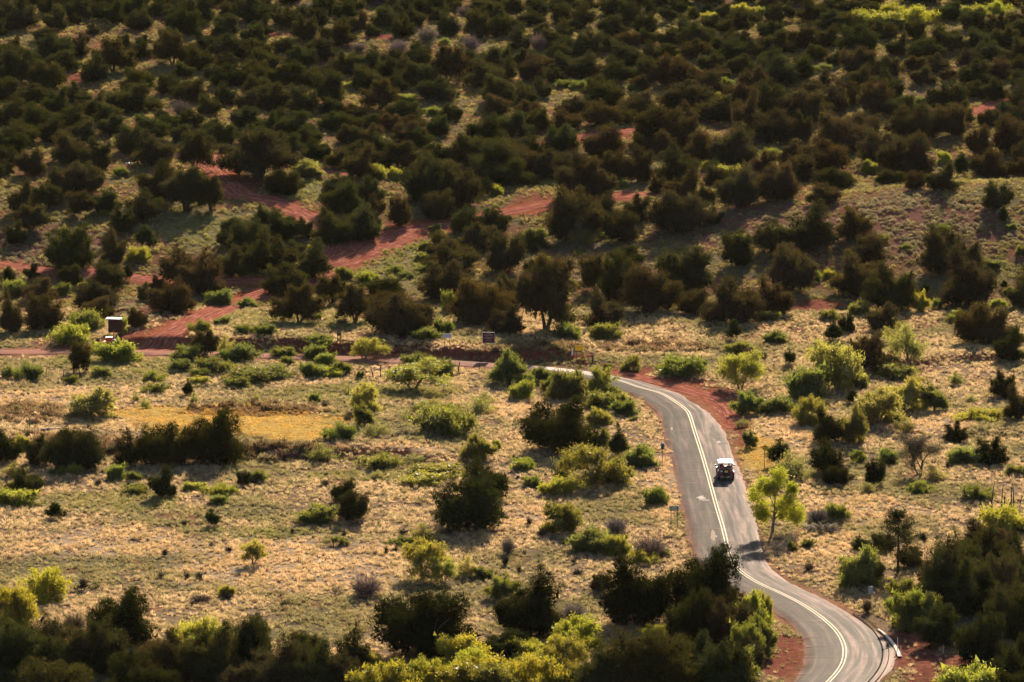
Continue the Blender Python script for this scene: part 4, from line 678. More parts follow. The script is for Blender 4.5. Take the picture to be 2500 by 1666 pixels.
def plant(name, p, proto, leaf, bark, part, label, cat, group, tint, rz=None):
    u, v, w, h, ty = p; x, y, z = at(u, v); s = ppm(y, z); wm, hm = w / s, h / (s * CT)
    o = empty(name, (x, y, z - .03), rnd.uniform(0, 6.28) if rz is None else rz)
    sx = wm / proto[0]; o.scale = (sx * rnd.uniform(.95, 1.05), sx * rnd.uniform(.9, 1.1), hm / proto[1])
    tag(o, label, cat, group)
    cr = bpy.data.objects.new(part, proto[2]); COL.objects.link(cr); cr.parent = o; cr.color = tint
    tr = bpy.data.objects.new('trunk' if cat == 'tree' else 'stems', proto[3]); COL.objects.link(tr); tr.parent = o
    if not proto[2].materials: proto[2].materials.append(leaf)
    if not proto[3].materials: proto[3].materials.append(bark)
    return o
jun = sorted([p for p in PL if FAM[p[4]] == 'J'], key=lambda p: -p[2] * p[3]); near, farj = jun[:300], jun[300:]
def jform(p): return 'dome' if p[4] in 'VK' or (p[4] in 'vjk' and p[1] > 1000 and p[2] > 105) else 'tree' if p[4] == 't' else 'cone' if p[4] == 'c' else 'bush'
def jlook(p):
    s = 'large' if p[2] * p[3] > 9000 else 'small' if p[2] * p[3] < 2600 else 'mid-sized'
    f = {'tree': 'open-trunked', 'cone': 'dense pointed', 'bush': 'broad rounded' if p[2] > 1.5 * p[3] else 'rounded', 'dome': 'full domed'}[jform(p)]
    return '%s %s %s' % (s, 'brownish' if p[4] in 'kK' else 'dark green', f)
lab = make_labels(near, 'juniper', jlook)
for i, p in enumerate(near):
    f = jform(p); pr = pick(PJ[f], p[2], p[3]); plant('juniper_tree', p, pr, M['juniper'], M['bark'], 'crown', lab[i], 'tree', 'junipers on the plain and slopes', vary(TINT[p[4]]))
# green shrubs
shr = [p for p in PL if FAM[p[4]] == 'S']
def sform(p): return 'open' if p[4] == 'P1' else 'airy' if p[4] == 'a' else 'round' if p[4] in ('G', 'Y', 'p', 'P1') or p[2] < 1.55 * p[3] else 'low'
def slook(p):
    c = {'g': 'green', 'y': 'yellow-green', 'G': 'green', 'Y': 'bright yellow-green', 'p': 'pale green', 'P1': 'pale green', 'a': 'thin grey-green'}[p[4]]
    return '%s%s %s' % ('large ' if p[2] > 95 else 'small ' if p[2] < 40 else '', c, {'low': 'low leafy', 'round': 'domed leafy', 'airy': 'sparse', 'open': 'open-branched'}[sform(p)])
lab = make_labels(shr, 'shrub', slook)
shr_i = sorted(range(len(shr)), key=lambda i: -shr[i][2] * shr[i][3])[:300]
for i in shr_i:
    p = shr[i]; pr = pick(PS[sform(p)], p[2], p[3]); plant('leafy_shrub', p, pr, M['leaf'], M['bark_grey'], 'foliage', lab[i], 'shrub', 'leafy desert shrubs', vary(TINT[p[4]], .22))
br = [p for p in PL if FAM[p[4]] == 'B']; lab = make_labels(br, 'shrub', lambda p: 'leafless grey-brown twiggy')
for i, p in enumerate(br): plant('bare_shrub', p, pick(PB, p[2], p[3]), M['twig'], M['bark_grey'], 'twigs', lab[i], 'shrub', 'bare shrubs', vary(TINT['b']))
ds = [p for p in PL if FAM[p[4]] == 'D']; lab = make_labels(ds, 'scrub', lambda p: 'low dry reddish-brown')
for i, p in enumerate(ds):
    q = pick(PB, p[2], p[3]); q = (q[0], q[1], q[2], q[3]); plant('dry_scrub', p, q, M['twig'], M['bark_grey'], 'twigs', lab[i], 'scrub', 'dry brown scrub', vary(TINT['d']))
yu = [(450, 1288, 16, 18), (402, 1358, 22, 18), (517, 1338, 14, 14), (558, 1350, 22, 16), (203, 1441, 32, 30), (392, 1414, 14, 18), (458, 1414, 16, 16), (487, 1416, 22, 20), (840, 1312, 12, 20), (714, 1302, 14, 12), (943, 1355, 14, 22), (966, 1348, 12, 16), (1234, 1382, 18, 24), (1292, 1284, 18, 20), (1322, 1308, 26, 18), (1378, 1336, 18, 24), (1267, 1400, 14, 20), (1400, 1376, 14, 16), (1233, 1382, 20, 24), (1410, 1408, 36, 18), (985, 1308, 24, 20), (2254, 1324, 26, 22), (555, 1462, 20, 14)]
yu = [(*q, 'u') for q in yu]; lab = make_labels(yu, 'yucca', lambda p: 'small dark spiky')
for i, p in enumerate(yu):
    x, y, z = at(p[0], p[1]); s = ppm(y, z); o = bpy.data.objects.new('yucca_plant', PY[i % 3]); COL.objects.link(o); o.location = (x, y, z - .03); o.rotation_euler[2] = rnd.uniform(0, 6)
    o.scale = (p[2] / s / .9, p[2] / s / .9, p[3] / s / .75); o.color = (.05, .05, .035, 1); tag(o, lab[i], 'yucca', 'yuccas in the dry grass')
    if not PY[i % 3].materials: PY[i % 3].materials.append(M['twig'])
# far woodland: the remaining smaller junipers, one mass
PROTO = bpy.data.collections.new('far protos')
def scatter(name, protos, P, S, R, K, T, label, cat):
    n = len(P); me = bpy.data.meshes.new(name); me.vertices.add(n); me.vertices.foreach_set('co', np.asarray(P, np.float32).ravel())
    def att(nm, ty, arr, key): a = me.attributes.new(nm, ty, 'POINT'); a.data.foreach_set(key, np.ascontiguousarray(arr).ravel())
    att('scl', 'FLOAT_VECTOR', np.asarray(S, np.float32), 'vector'); att('rot', 'FLOAT_VECTOR', np.asarray(R, np.float32), 'vector'); att('pick', 'INT', np.asarray(K, np.int32), 'value'); att('tint', 'FLOAT_VECTOR', np.asarray(T, np.float32), 'vector')
    o = link(name, me); c = bpy.data.collections.new(name + ' protos')
    for i, pm in enumerate(protos): c.objects.link(bpy.data.objects.new('%s_%02d' % (name, i), pm))
    g = bpy.data.node_groups.new(name, 'GeometryNodeTree'); g.interface.new_socket('Geometry', in_out='INPUT', socket_type='NodeSocketGeometry'); g.interface.new_socket('Geometry', in_out='OUTPUT', socket_type='NodeSocketGeometry')
    nn = g.nodes; gi = nn.new('NodeGroupInput'); go = nn.new('NodeGroupOutput'); iop = nn.new('GeometryNodeInstanceOnPoints'); ci = nn.new('GeometryNodeCollectionInfo')
    ci.inputs['Collection'].default_value = c; ci.inputs['Separate Children'].default_value = True; ci.inputs['Reset Children'].default_value = True
    def na(nm, ty):
        a = nn.new('GeometryNodeInputNamedAttribute'); a.data_type = ty; a.inputs['Name'].default_value = nm; return a.outputs['Attribute']
    g.links.new(gi.outputs[0], iop.inputs['Points']); g.links.new(ci.outputs[0], iop.inputs['Instance']); iop.inputs['Pick Instance'].default_value = True
    g.links.new(na('pick', 'INT'), iop.inputs['Instance Index']); g.links.new(na('rot', 'FLOAT_VECTOR'), iop.inputs['Rotation']); g.links.new(na('scl', 'FLOAT_VECTOR'), iop.inputs['Scale'])
    g.links.new(iop.outputs[0], go.inputs[0])
    m_ = o.modifiers.new('scatter', 'NODES'); m_.node_group = g
    tag(o, label, cat, kind='stuff'); return o
fp = []
for f in ('bush', 'tree', 'cone', 'dome'):
    for (w, h, cm, tm) in PJ[f]:
        c2 = cm.copy(); c2.materials.clear(); c2.materials.append(M['juniper_far']); fp.append((f, w, h, c2))
P_, S_, R_, K_, T_ = [], [], [], [], []
for p in farj:
    x, y, z = at(p[0], p[1]); s = ppm(y, z); wm, hm = p[2] / s, p[3] / (s * CT); f = jform(p)
    c = [(abs(math.log((q[1] / q[2]) / (wm / hm))), i) for i, q in enumerate(fp) if q[0] == f]; c.sort(); k = rnd.choice(c[:3])[1]
    P_.append((x, y, z - .05)); S_.append((wm / fp[k][1], wm / fp[k][1], hm / fp[k][2])); R_.append((0, 0, rnd.uniform(0, 6.28))); K_.append(k); T_.append(vary(TINT[p[4]])[:3])
# the same wood goes on past the frame, to the sides and beyond
r2 = random.Random(5)
for i in range(900):
    y = r2.uniform(560, 1700); x = r2.uniform(-1, 1) * (.09 * y + 150)
    u, v = project(x, y, 0)
    if -60 < u < 2560 and -20 < v: continue
    if y < 740 and r2.random() < .8: continue
    if abs(u - 1250) < 1300 and v > -20: continue
    if pdist([x], [y], ROADC)[0] < 7: continue
    k = r2.randrange(len(fp)); sc_ = r2.uniform(.7, 1.1); P_.append((x, y, float(gz(x, y)[0]) - .05)); S_.append((sc_, sc_, sc_)); R_.append((0, 0, r2.uniform(0, 6.28))); K_.append(k); T_.append(vary(TINT[r2.choice('jk')])[:3])
scatter('far_woodland', [q[3] for q in fp], P_, S_, R_, K_, T_, 'distant dark juniper wood covering the upper slopes', 'woodland')
TREES_XY = np.array([at(p[0], p[1])[:2] + (p[2] / ppm(at(p[0], p[1])[1]),) for p in jun])
# ------------------------------------------------------------------ grass and ground cover
def tuft(seed, n, h, spread, w, rbase):
    rng = np.random.default_rng(seed); a = rng.uniform(0, 6.283, n); q = rng.uniform(.05, 1, n)
    D = unit(np.stack([np.cos(a) * q * spread, np.sin(a) * q * spread, np.ones(n)], 1)); O = np.stack([np.cos(a) * rbase * q, np.sin(a) * rbase * q, np.zeros(n) - .02], 1)
    me = treemesh('tuft', tris(O, D, h * rng.uniform(.55, 1.15, n), np.full(n, w), rng)); me.materials.append(M['grass']); return me
def cushion(seed, n, r, h):
    rng = np.random.default_rng(seed); d = unit(rng.normal(size=(n, 3))); d[:, 2] = abs(d[:, 2]); O = d * np.array([r, r, h]) * rng.uniform(.5, .95, n)[:, None]
    me = treemesh('cushion', tris(O, unit(d + np.array([0, 0, .4]) + rng.normal(size=(n, 3)) * .5), np.full(n, .16), np.full(n, .075), rng)); me.materials.append(M['grass']); return me
gp = [tuft(500 + i, 26, .42, .75, .05, .10) for i in range(3)] + [tuft(510 + i, 18, .30, 1.1, .06, .14) for i in range(3)] + [cushion(520 + i, 60, .34, .30) for i in range(3)]
def field(n, y0, y1, seed):
    rng = np.random.default_rng(seed); y = np.sqrt(rng.uniform(y0 * y0, y1 * y1, n)); x = rng.uniform(-1, 1, n) * (.087 * y * 1.13 + 2); return x, y, rng
GP, GS, GR, GK, GT = [], [], [], [], []
for (n, y0, y1, seed, zone) in ((230000, 478, 735, 1, 0), (160000, 735, 1090, 2, 1)):
    x, y, rng = field(n, y0, y1, seed); z = gz(x, y); u, v, W = cover(x, y, z)
    dr = pdist(x, y, ROADC); dtk = np.full(n, 1e9)
    for P, w in TRACKS.values(): dtk = np.minimum(dtk, pdist(x, y, P) - w * .64)
    n1 = fbm(x / 9, y / 13, 51); n3 = fbm(x / 2.2, y / 3.2, 53, 2); dens = .22 + 1.2 * sst(.3, .68, n3)
    dens = dens * (1 - .93 * W['dirt']) * 1 * sst(3.3, 4.2, dr - (rng.random(n) - .3) * 1.0) * sst(-.4, 1.0, dtk)
    # wide lower bend
    near_b = (np.hypot((u - 2090) / 120, (v - 1590) / 95) < 1) & (dr < 8); dens = np.where(near_b, 0, dens)
    keep = rng.random(n) < np.clip(dens, 0, 1); x, y, z, u, v = [q[keep] for q in (x, y, z, u, v)]; W = {k_: q[keep] for k_, q in W.items()}; n1 = n1[keep]; n3 = n3[keep]; m = len(x)
    r1 = rng.random(m)
    def C(c): return np.array(c)[None, :]
    if zone == 0: T = C((.56, .44, .31)) * np.ones((m, 1)); g = np.clip(sst(.42, .70, n1) * .75 + (r1 < .3) * .75, 0, 1)[:, None]; T = T * (1 - g) + g * C((.22, .215, .11))
    else: T = C((.29, .255, .115)) * np.ones((m, 1)); g = ((r1 < .5) * .8)[:, None]; T = T * (1 - g) + g * C((.17, .17, .065))
    for k_, c, s_ in (('green', (.21, .22, .075), .75), ('pale', (.58, .43, .29), .85), ('gold', (.62, .39, .10), .95), ('scrub', (.15, .095, .06), .8), ('sage', (.20, .185, .135), .9)):
        w = (W[k_] * s_ * (rng.random(m) < .88))[:, None]; T = T * (1 - w) + w * C(c)
    T = T * rng.uniform(.6, 1.3, m)[:, None]; big = rng.random(m) < .03; T = np.where(big[:, None], T * rng.choice([.55, .7, .9], m)[:, None], T)
    pickk = np.where(rng.random(m) < .55, rng.integers(0, 3, m), rng.integers(3, 6, m))
    cush = (W['sage'] > .3) & (rng.random(m) < .75) | (rng.random(m) < (.03 if zone == 0 else .22)) | (W['scrub'] > .4) & (rng.random(m) < .4); pickk = np.where(cush, rng.integers(6, 9, m), pickk)
    sc_ = rng.uniform(.55, 1.15, m) * np.where(W['gold'] > .5, .42, 1) * np.where(cush, 1.15, 1) * np.where(W['scrub'] > .4, 1.6, 1) * np.where(big, rng.uniform(1.3, 1.8, m), 1)
    GP.append(np.stack([x, y, z], 1)); GS.append(np.stack([sc_, sc_, sc_ * rng.uniform(.7, 1.2, m)], 1)); GR.append(np.stack([rng.normal(size=m) * .12, rng.normal(size=m) * .12, rng.uniform(0, 6.28, m)], 1)); GK.append(pickk); GT.append(T)
scatter('dry_grass', gp, np.vstack(GP), np.vstack(GS), np.vstack(GR), np.concatenate(GK), np.vstack(GT), 'dry straw and grey-green tufts covering the plain and slopes', 'grass')
def pebble(seed):
    r5 = random.Random(seed); bm = bmesh.new(); bmesh.ops.create_icosphere(bm, subdivisions=1, radius=.5)
    for q in bm.verts: q.co *= 1 + r5.uniform(-.25, .25); q.co.z *= .7
    me = bpy.data.meshes.new('pebble'); bm.to_mesh(me); bm.free(); me.materials.append(M['pebble']); return me
M['pebble'] = leafmat('loose stone', 'INST', 0.0, gloss=0)
x, y, rng = field(160000, 480, 1060, 9); z = gz(x, y); u, v, W = cover(x, y, z); dr = pdist(x, y, ROADC); dtk = np.full(len(x), 1e9)
for P, w in TRACKS.values(): dtk = np.minimum(dtk, pdist(x, y, P) - w)
pr = np.maximum(W['dirt'] * .5, .35 * (abs(dtk) < 1.2)) + .12 * ((dr > 3.4) & (dr < 5.2)) + .012; pr = pr * (dr > 3.3)
k = rng.random(len(x)) < pr; x, y, z = x[k], y[k], z[k]; m = len(x); sc_ = .06 + .22 * rng.random(m) ** 3
T = np.array((.30, .13, .085))[None, :] * rng.uniform(.5, 1.6, m)[:, None]
scatter('loose_stones', [pebble(i) for i in range(3)], np.stack([x, y, z + .02], 1), np.stack([sc_ * 1.3, sc_, sc_ * .8], 1), np.stack([x * 0, x * 0, rng.uniform(0, 6.28, m)], 1), rng.integers(0, 3, m), T, 'small reddish stones strewn over bare earth and road edges', 'stones')
# ------------------------------------------------------------------ special plants
def one_tree(name, u, v, crown, trunk, leaf, bark, tint, label, cat='tree'):
    x, y, z = at(u, v); o = empty(name, (x, y, z - .03)); tag(o, label, cat)
    c = link('crown', crown, o, leaf); c.color = tint; link('trunk', trunk, o, bark); return o
def tufted(seed, pts, ncl, nlf, ln, wd, clr, up=.3):
    rng = np.random.default_rng(seed); P = np.asarray(pts, float); C = P[rng.integers(0, len(P), ncl)]; C = C[:, :3] + unit(rng.normal(size=(ncl, 3))) * (C[:, 3] * rng.random(ncl) ** .4)[:, None]
    O = np.repeat(C, nlf, 0) + rng.normal(size=(ncl * nlf, 3)) * clr; D = unit(rng.normal(size=(ncl * nlf, 3)) + np.array([0, 0, up]))
    return tris(O, D, ln * rng.uniform(.6, 1.3, ncl * nlf), wd * rng.uniform(.7, 1.2, ncl * nlf), rng)
# young yellow-leafed roadside tree, leaning trunk, 6 m tall
x, y, z = at(1886, 1306); s0 = ppm(y, z); H = 150 / s0
mb = MB(); mb.tube([(-.05, 0, -.2), (.1, 0, H * .25), (.25, .1, H * .55), (.15, 0, H * .9)], [.16, .13, .08, .02], 8)
lob = []
r3 = random.Random(8)
for i, (ax, az, tx, tz, r) in enumerate([(.1, .25, -1.2, .45, .75), (.15, .35, -1.5, .65, .8), (.2, .45, -.9, .85, .7), (.2, .5, .6, .95, .75), (.2, .35, 1.5, .6, .8), (.15, .28, 2.2, .42, .75), (.1, .25, 1.3, .33, .7), (.2, .6, -.2, .78, .7), (.2, .5, 2.4, .3, .6), (.2, .3, .6, .5, .8), (.15, .3, -.9, .33, .6), (.2, .4, 1.9, .78, .45)]):
    yy = r3.uniform(-1.3, 1.3); p0 = Vector((ax, 0, az * H)); p1 = Vector((tx, yy, tz * H)); mb.tube([p0, p0.lerp(p1, .5) + Vector((0, 0, .15)), p1], [.06, .04, .012], 5); lob.append((tx, yy, tz * H, r))
V = tufted(31, [(*q[:3], q[3] * 1.25) for q in lob], 950, 20, .16, .10, .16, .2); V[:, 2] = np.maximum(V[:, 2], .3)
one_tree('cottonwood_tree', 1886, 1306, treemesh('crown', V), mb.mesh('trunk', True), M['leaf'], M['bark_grey'], (.22, .25, .03, 1), 'young yellow-leafed tree with dark leaning trunk at the road edge')
# tall open pine, lower right
x, y, z = at(2192, 1400); s0 = ppm(y, z); H = 155 / s0; mb = MB(); mb.tube([(0, 0, -.2), (.03, 0, H * .5), (0, 0, H * .97)], [.15, .11, .03], 8); lob = []
for i in range(26):
    f = .26 + .7 * i / 25; a = 2.4 * i; R = (2.5 * (1 - f) ** .55 + .45) * r3.uniform(.6, 1.0); e = Vector((math.cos(a) * R, math.sin(a) * R * .9, f * H + R * .12)); b0 = Vector((0, 0, f * H))
    mb.tube([b0, b0.lerp(e, .6) + Vector((0, 0, -.04)), e], [.045, .03, .012], 5); lob.append((*e, .48)); lob.append((*(b0.lerp(e, .68)), .36))
for q in range(4): lob.append((r3.uniform(-.4, .4), r3.uniform(-.4, .4), H * r3.uniform(.9, .98), .4))
V = tufted(32, lob, 560, 20, .17, .06, .15, .5)
one_tree('pine_tree', 2192, 1400, treemesh('crown', V), mb.mesh('trunk', True), M['juniper'], M['bark'], (.040, .046, .020, 1), 'tall open pine with bare dark trunk rising above lower-right bushes')
# gnarled leafless tree
for p in [q for q in PL if q[4] == 'T']:
    x, y, z = at(p[0], p[1]); s0 = ppm(y, z); W_, H = p[2] / s0, p[3] / s0; mb = MB(); r4 = random.Random(4); tips = []
    def limb(p0, d, ln, r, dep):
        p1 = p0 + d * ln * .5 + Vector((r4.uniform(-.1, .1), r4.uniform(-.1, .1), 0)) * ln; p2 = p0 + d * ln + Vector((r4.uniform(-.1, .1), r4.uniform(-.1, .1), .05)) * ln
        mb.tube([p0, p1, p2], [r, r * .8, r * .6], 6 if dep < 2 else 4, cap=False)
        if dep >= 4: tips.append((*p2, .4)); return
        for k_ in range(3):
            nd = (d + Vector((r4.uniform(-.9, .9), r4.uniform(-.9, .9), r4.uniform(-.25, .35)))).normalized(); limb(p2 if k_ else p1, nd, ln * r4.uniform(.62, .8), r * .55, dep + 1)
    limb(Vector((.1, 0, -.15)), Vector((.16, 0, 1)).normalized(), H * .36, .17, 1); limb(Vector((-.1, 0, -.1)), Vector((-.42, .1, .9)).normalized(), H * .36, .12, 1)
    V = np.array(tips); V = tufted(33, tips, 800, 16, .16, .045, .26, .3)
    one_tree('gnarled_tree', p[0], p[1], treemesh('crown', V), mb.mesh('trunk', True), M['twig'], M['bark'], (.11, .09, .05, 1), 'nearly leafless gnarled tree with forked trunk on the right-hand plain')
# burnt snag: several charred stems
x, y, z = at(2450, 1240); o = empty('burnt_snag', (x, y, z)); tag(o, 'clump of charred upright bare stems near the right edge', 'snag'); s0 = ppm(y, z)
for (du, hh, lean) in ((-30, 66, 8), (-26, 34, -14), (-5, 62, 4), (2, 34, 1), (19, 66, 1), (25, 60, -3), (14, 20, 6), (38, 30, 8)):
    X0 = du / s0; mb = MB(); h_ = hh / s0; mb.tube([(X0, 0, -.15), (X0 + lean * .3 / s0, .08, h_ * .45), (X0 + lean / s0, 0, h_)], [.075, .06, .02], 6); mb.build('charred_stem', M['burnt'], o, True)
mb = MB(); mb.tube([(-30 / s0, .1, .9), (10 / s0, -.1, .1)], [.05, .03], 5); mb.build('broken_limb', M['burnt'], o)
# green leaning branch hanging over the far road bend
# fallen logs
def log(u0, v0, u1, v1, r, mat, label):
    a = Vector(at(u0, v0)); b = Vector(at(u1, v1)); o = empty('fallen_log', a); tag(o, label, 'log'); d = b - a; mb = MB()
    mb.tube([(0, 0, r * .8), d * .35 + Vector((0, .1, r)), d * .7 + Vector((0, -.1, r * 1.1)), d + Vector((0, 0, r * .9))], [r * .8, r, r * .95, r * .7], 8); mb.build('trunk', mat, o, True)
    mb = MB(); mb.tube([d * .6 + Vector((0, 0, r)), d * .7 + Vector((.2, .1, r * 3))], [r * .4, r * .1], 5); mb.build('branch_stub', mat, o)
log(252, 1018, 299, 1027, .16, M['burnt'], 'dark fallen log beside the pale round shrub at left')
log(54, 1058, 146, 1050, .16, M['bark_grey'], 'long grey fallen trunk in scrub near the left edge')
log(380, 1050, 398, 1049, .06, M['bark'], 'thin brown stick lying on the golden grass')
# tree stump and stones
def stone(u, v, w, h, label, mat=None, group=None):
    x, y, z = at(u, v); bm = bmesh.new(); bmesh.ops.create_icosphere(bm, subdivisions=2, radius=.5); r5 = random.Random(int(u)); s0 = ppm(y, z)
    for q in bm.verts: q.co *= 1 + r5.uniform(-.18, .18)
    me = bpy.data.meshes.new('stone'); bm.to_mesh(me); bm.free(); o = link('stone', me, None, mat or M['stone']); o.location = (x, y, z + h / s0 * .3); o.scale = (w / s0, w / s0 * .8, h / s0); tag(o, label, 'stone', group)
stone(2097, 1272, 14, 7, 'pale flat stone in the grass right of the bare shrub')
for u, q in ((309, 'leftmost'), (315, 'middle'), (322, 'rightmost')): stone(u, 401, 5, 5, q + ' of three small white stones among the upper-left trees', M['white_paint'], 'white stones in a row')
stone(335, 921, 6, 5, 'small white stone left of a green shrub on the left plain', M['white_paint'])
x, y, z = at(1265, 1168); mb = MB(); mb.cyl((0, 0, .15), .2, .4, n=10, prof=[(.24, -.2), (.19, 0), (.17, .16)]); o = mb.build('tree_stump', M['burnt'], None); o.location = (x, y, z); tag(o, 'short dark stump in grass left of the large green shrub', 'stump')
# ------------------------------------------------------------------ fences
def post(u, v, hp, lean, r, label, group, mat='wood'):
    x, y, z = at(u, v); s0 = ppm(y, z); h = hp / s0; mb = MB(); mb.tube([(0, 0, -.2), (lean * .3 / s0, .02, h * .5), (lean / s0, 0, h)], [r, r * .95, r * .8], 7); o = mb.build('fence_post', M[mat], None, True); o.location = (x, y, z); tag(o, label, 'post', group)
FP = [(853, 920, 14, 0), (866, 919, 14, 1), (887, 920, 13, 1), (911, 922, 21, -5), (929, 920, 26, 0), (950, 921, 28, 0), (966, 914, 16, 0), (1119, 912, 28, 3), (1171, 902, 16, 0)]
for i, (u, v, h, l) in enumerate(FP):
    post(u, v, h, l, .075 if h > 18 else .05, ('%s crooked wooden fence post from the left, before the far road' % ['first', 'second', 'third', 'fourth', 'fifth', 'sixth', 'seventh', 'eighth', 'ninth'][i]), 'crooked fence posts before the road')
for i, (u, v, h, l) in enumerate([(1657, 886, 18, 0), (1690, 884, 17, 0), (1713, 886, 17, 0), (1768, 884, 18, 1)]):
    post(u, v, h, l, .06, '%s thin fence post from the left, above the red pullout' % ['first', 'second', 'third', 'fourth'][i], 'fence posts above the pullout')
for i, (u, v, h, l) in enumerate([(25, 925, 28, 0), (112, 922, 22, 2), (372, 911, 14, 0), (156, 921, 16, -2), (196, 920, 18, -3), (226, 923, 14, 2), (540, 922, 16, -3)]):
    post(u, v, h, l, .05, '%s dark fence post from the left edge, on the left plain' % ['first', 'third', 'sixth', 'fourth', 'fifth', 'middle thin', 'rightmost'][i] if i != 5 else 'thin dark fence post just left of a low green shrub', 'fence posts on the left plain')
# wire between the crooked posts
P = [Vector(at(u, v)) + Vector((0, 0, h / ppm(at(u, v)[1]) * .8)) for (u, v, h, l) in FP[:8]]; mb = MB()
for a, b in zip(P[:-1], P[1:]): mb.tube([a, a.lerp(b, .5) - Vector((0, 0, .05)), b], .008, 4)
tag(mb.build('fence_wire', M['steel'], None), 'slack wire strung between the crooked fence posts', 'wire')
# wooden rail wing at the road bend
x, y, z = at(1422, 888); s0 = ppm(y, z); o = empty('wooden_rail', (x, y, z)); tag(o, 'short weathered wooden rail on two posts beside the striped marker', 'fence')
for du, hp in ((2, 22), (25, 22)): mb = MB(); mb.tube([(du / s0, 0, -.2), (du / s0, 0, hp / s0)], [.11, .10], 8); mb.build('post', M['wood'], o, True)
mb = MB(); mb.tube([(2 / s0, -.1, 16 / s0), (25 / s0, -.1, 19 / s0)], .055, 7); mb.build('rail', M['wood'], o, True)
# ------------------------------------------------------------------ signs
def base(u, v, name, label, cat='sign', rz=0, group=None):
    x, y, z = at(u, v); o = empty(name, (x, y, z), rz); tag(o, label, cat, group); return o, ppm(y, z)
def textmesh(body, size, mat, parent, loc, face=1):
    c = bpy.data.curves.new('lettering', 'FONT'); c.body = body; c.size = size; c.align_x = 'CENTER'; c.align_y = 'CENTER'; c.extrude = .002; c.offset = .004
    tmp = bpy.data.objects.new('tmp', c); COL.objects.link(tmp); bpy.context.view_layer.update(); me = bpy.data.meshes.new_from_object(tmp.evaluated_get(bpy.context.evaluated_depsgraph_get())); bpy.data.objects.remove(tmp)
    o = link('lettering', me, parent, mat); o.rotation_euler = (math.pi / 2, 0, 0); o.location = loc; return o
# brown notice sign
o, s0 = base(1193, 853, 'notice_sign', 'large maroon-brown notice board with white lettering above the red bank'); W_, H_, zb = 29.5 / s0, 26.5 / s0, 15 / s0
mb = MB(); mb.box((0, 0, zb + H_ / 2), (W_, .04, H_)); pn = mb.build('panel', M['brown_sign'], o)
mb = MB()
for (cx, cz, sx, sz) in ((0, zb + H_, W_ + .03, .03), (0, zb, W_ + .03, .03), (-W_ / 2, zb + H_ / 2, .03, H_ - .03), (W_ / 2, zb + H_ / 2, .03, H_ - .03)): mb.box((cx, -.01, cz), (sx, .05, sz))
mb.build('border', M['grey_sign'], pn)
r6 = random.Random(2)
for i, (f, ww) in enumerate(((.88, .32), (.78, .72), (.68, .72), (.55, .64), (.38, .36), (.26, .62), (.08, .7))):
    mb = MB(); x0 = -W_ * ww / 2
    while x0 < W_ * ww / 2: l = r6.uniform(.03, .08); mb.box((x0 + l / 2, -.024, zb + H_ * f), (l, .006, .03)); x0 += l + r6.uniform(.015, .035)
    mb.build('lettering_row', M['grey_sign'], pn)
mb = MB(); mb.box((0, -.024, zb + H_ * .47), (W_ * .9, .006, .02)); mb.build('rule_line', M['grey_sign'], pn)
for sx in (-.27, .3): mb = MB(); mb.box((W_ * sx, .05, (zb + H_ * .9) / 2 - .1), (.06, .05, zb + H_ * .9 + .2)); mb.build('post', M['rust_post'], o)
# pale sign
o, s0 = base(1094, 851, 'notice_sign', 'small pale white sign with faded text on two thin posts'); W_, H_, zb = 21.5 / s0, 11 / s0, 25 / s0
mb = MB(); mb.box((-.1, 0, zb + H_ / 2), (W_, .03, H_)); pn = mb.build('panel', M['grey_sign'], o)
for f in (.78, .55, .3):
    mb = MB(); x0 = -W_ * .4
    while x0 < W_ * .38: l = r6.uniform(.04, .1); mb.box((x0 + l / 2 - .1, -.018, zb + H_ * f), (l, .005, .045)); x0 += l + .03
    mb.build('lettering_row', M['steel'], pn)
for sx in (-.32, .28): mb = MB(); mb.box((W_ * sx - .1, .04, (zb + H_) / 2 - .1), (.05, .05, zb + H_ + .1)); mb.build('post', M['rust_post'], o)
# yellow rectangular sign with two posts, striped object marker
o, s0 = base(1414, 886, 'warning_sign', 'yellow rectangular warning sign on two posts at the far bend'); W_, H_, zb = 18.5 / s0, 13.5 / s0, 30 / s0
mb = MB(); mb.box((0, 0, zb + H_ / 2), (W_, .03, H_)); mb.build('panel', M['yellow_sign'], o, bevel=.01)
for sx in (-.36, .28): mb = MB(); mb.box((W_ * sx, .04, (zb + H_) / 2 - .1), (.05, .04, zb + H_ + .1)); mb.build('post', M['rust_post'], o)
o, s0 = base(1422, 890, 'object_marker', 'yellow and black diagonally striped marker board beside the wooden rail'); zb, H_, W_ = 11 / s0, 21 / s0, 6.4 / s0
mb = MB(); mb.box((0, -.12, zb + H_ / 2), (W_, .03, H_)); pn = mb.build('panel', M['yellow_sign'], o)
for k in range(4):
    c = zb + H_ * (.06 + .25 * k); mb = MB(); w2 = W_ / 2 - .005; V = [(-w2, -.14, c), (w2, -.14, min(c + W_ * .8, zb + H_)), (w2, -.14, min(c + W_ * .8 + .12, zb + H_ - .002)), (-w2, -.14, c + .12)]; mb.add(V, [(0, 1, 2, 3)]); mb.build('stripe', M['black_paint'], pn)
mb = MB(); mb.box((0, -.08, (zb + H_) / 2 - .1), (.05, .04, zb + H_ + .1)); mb.build('post', M['rust_post'], o)
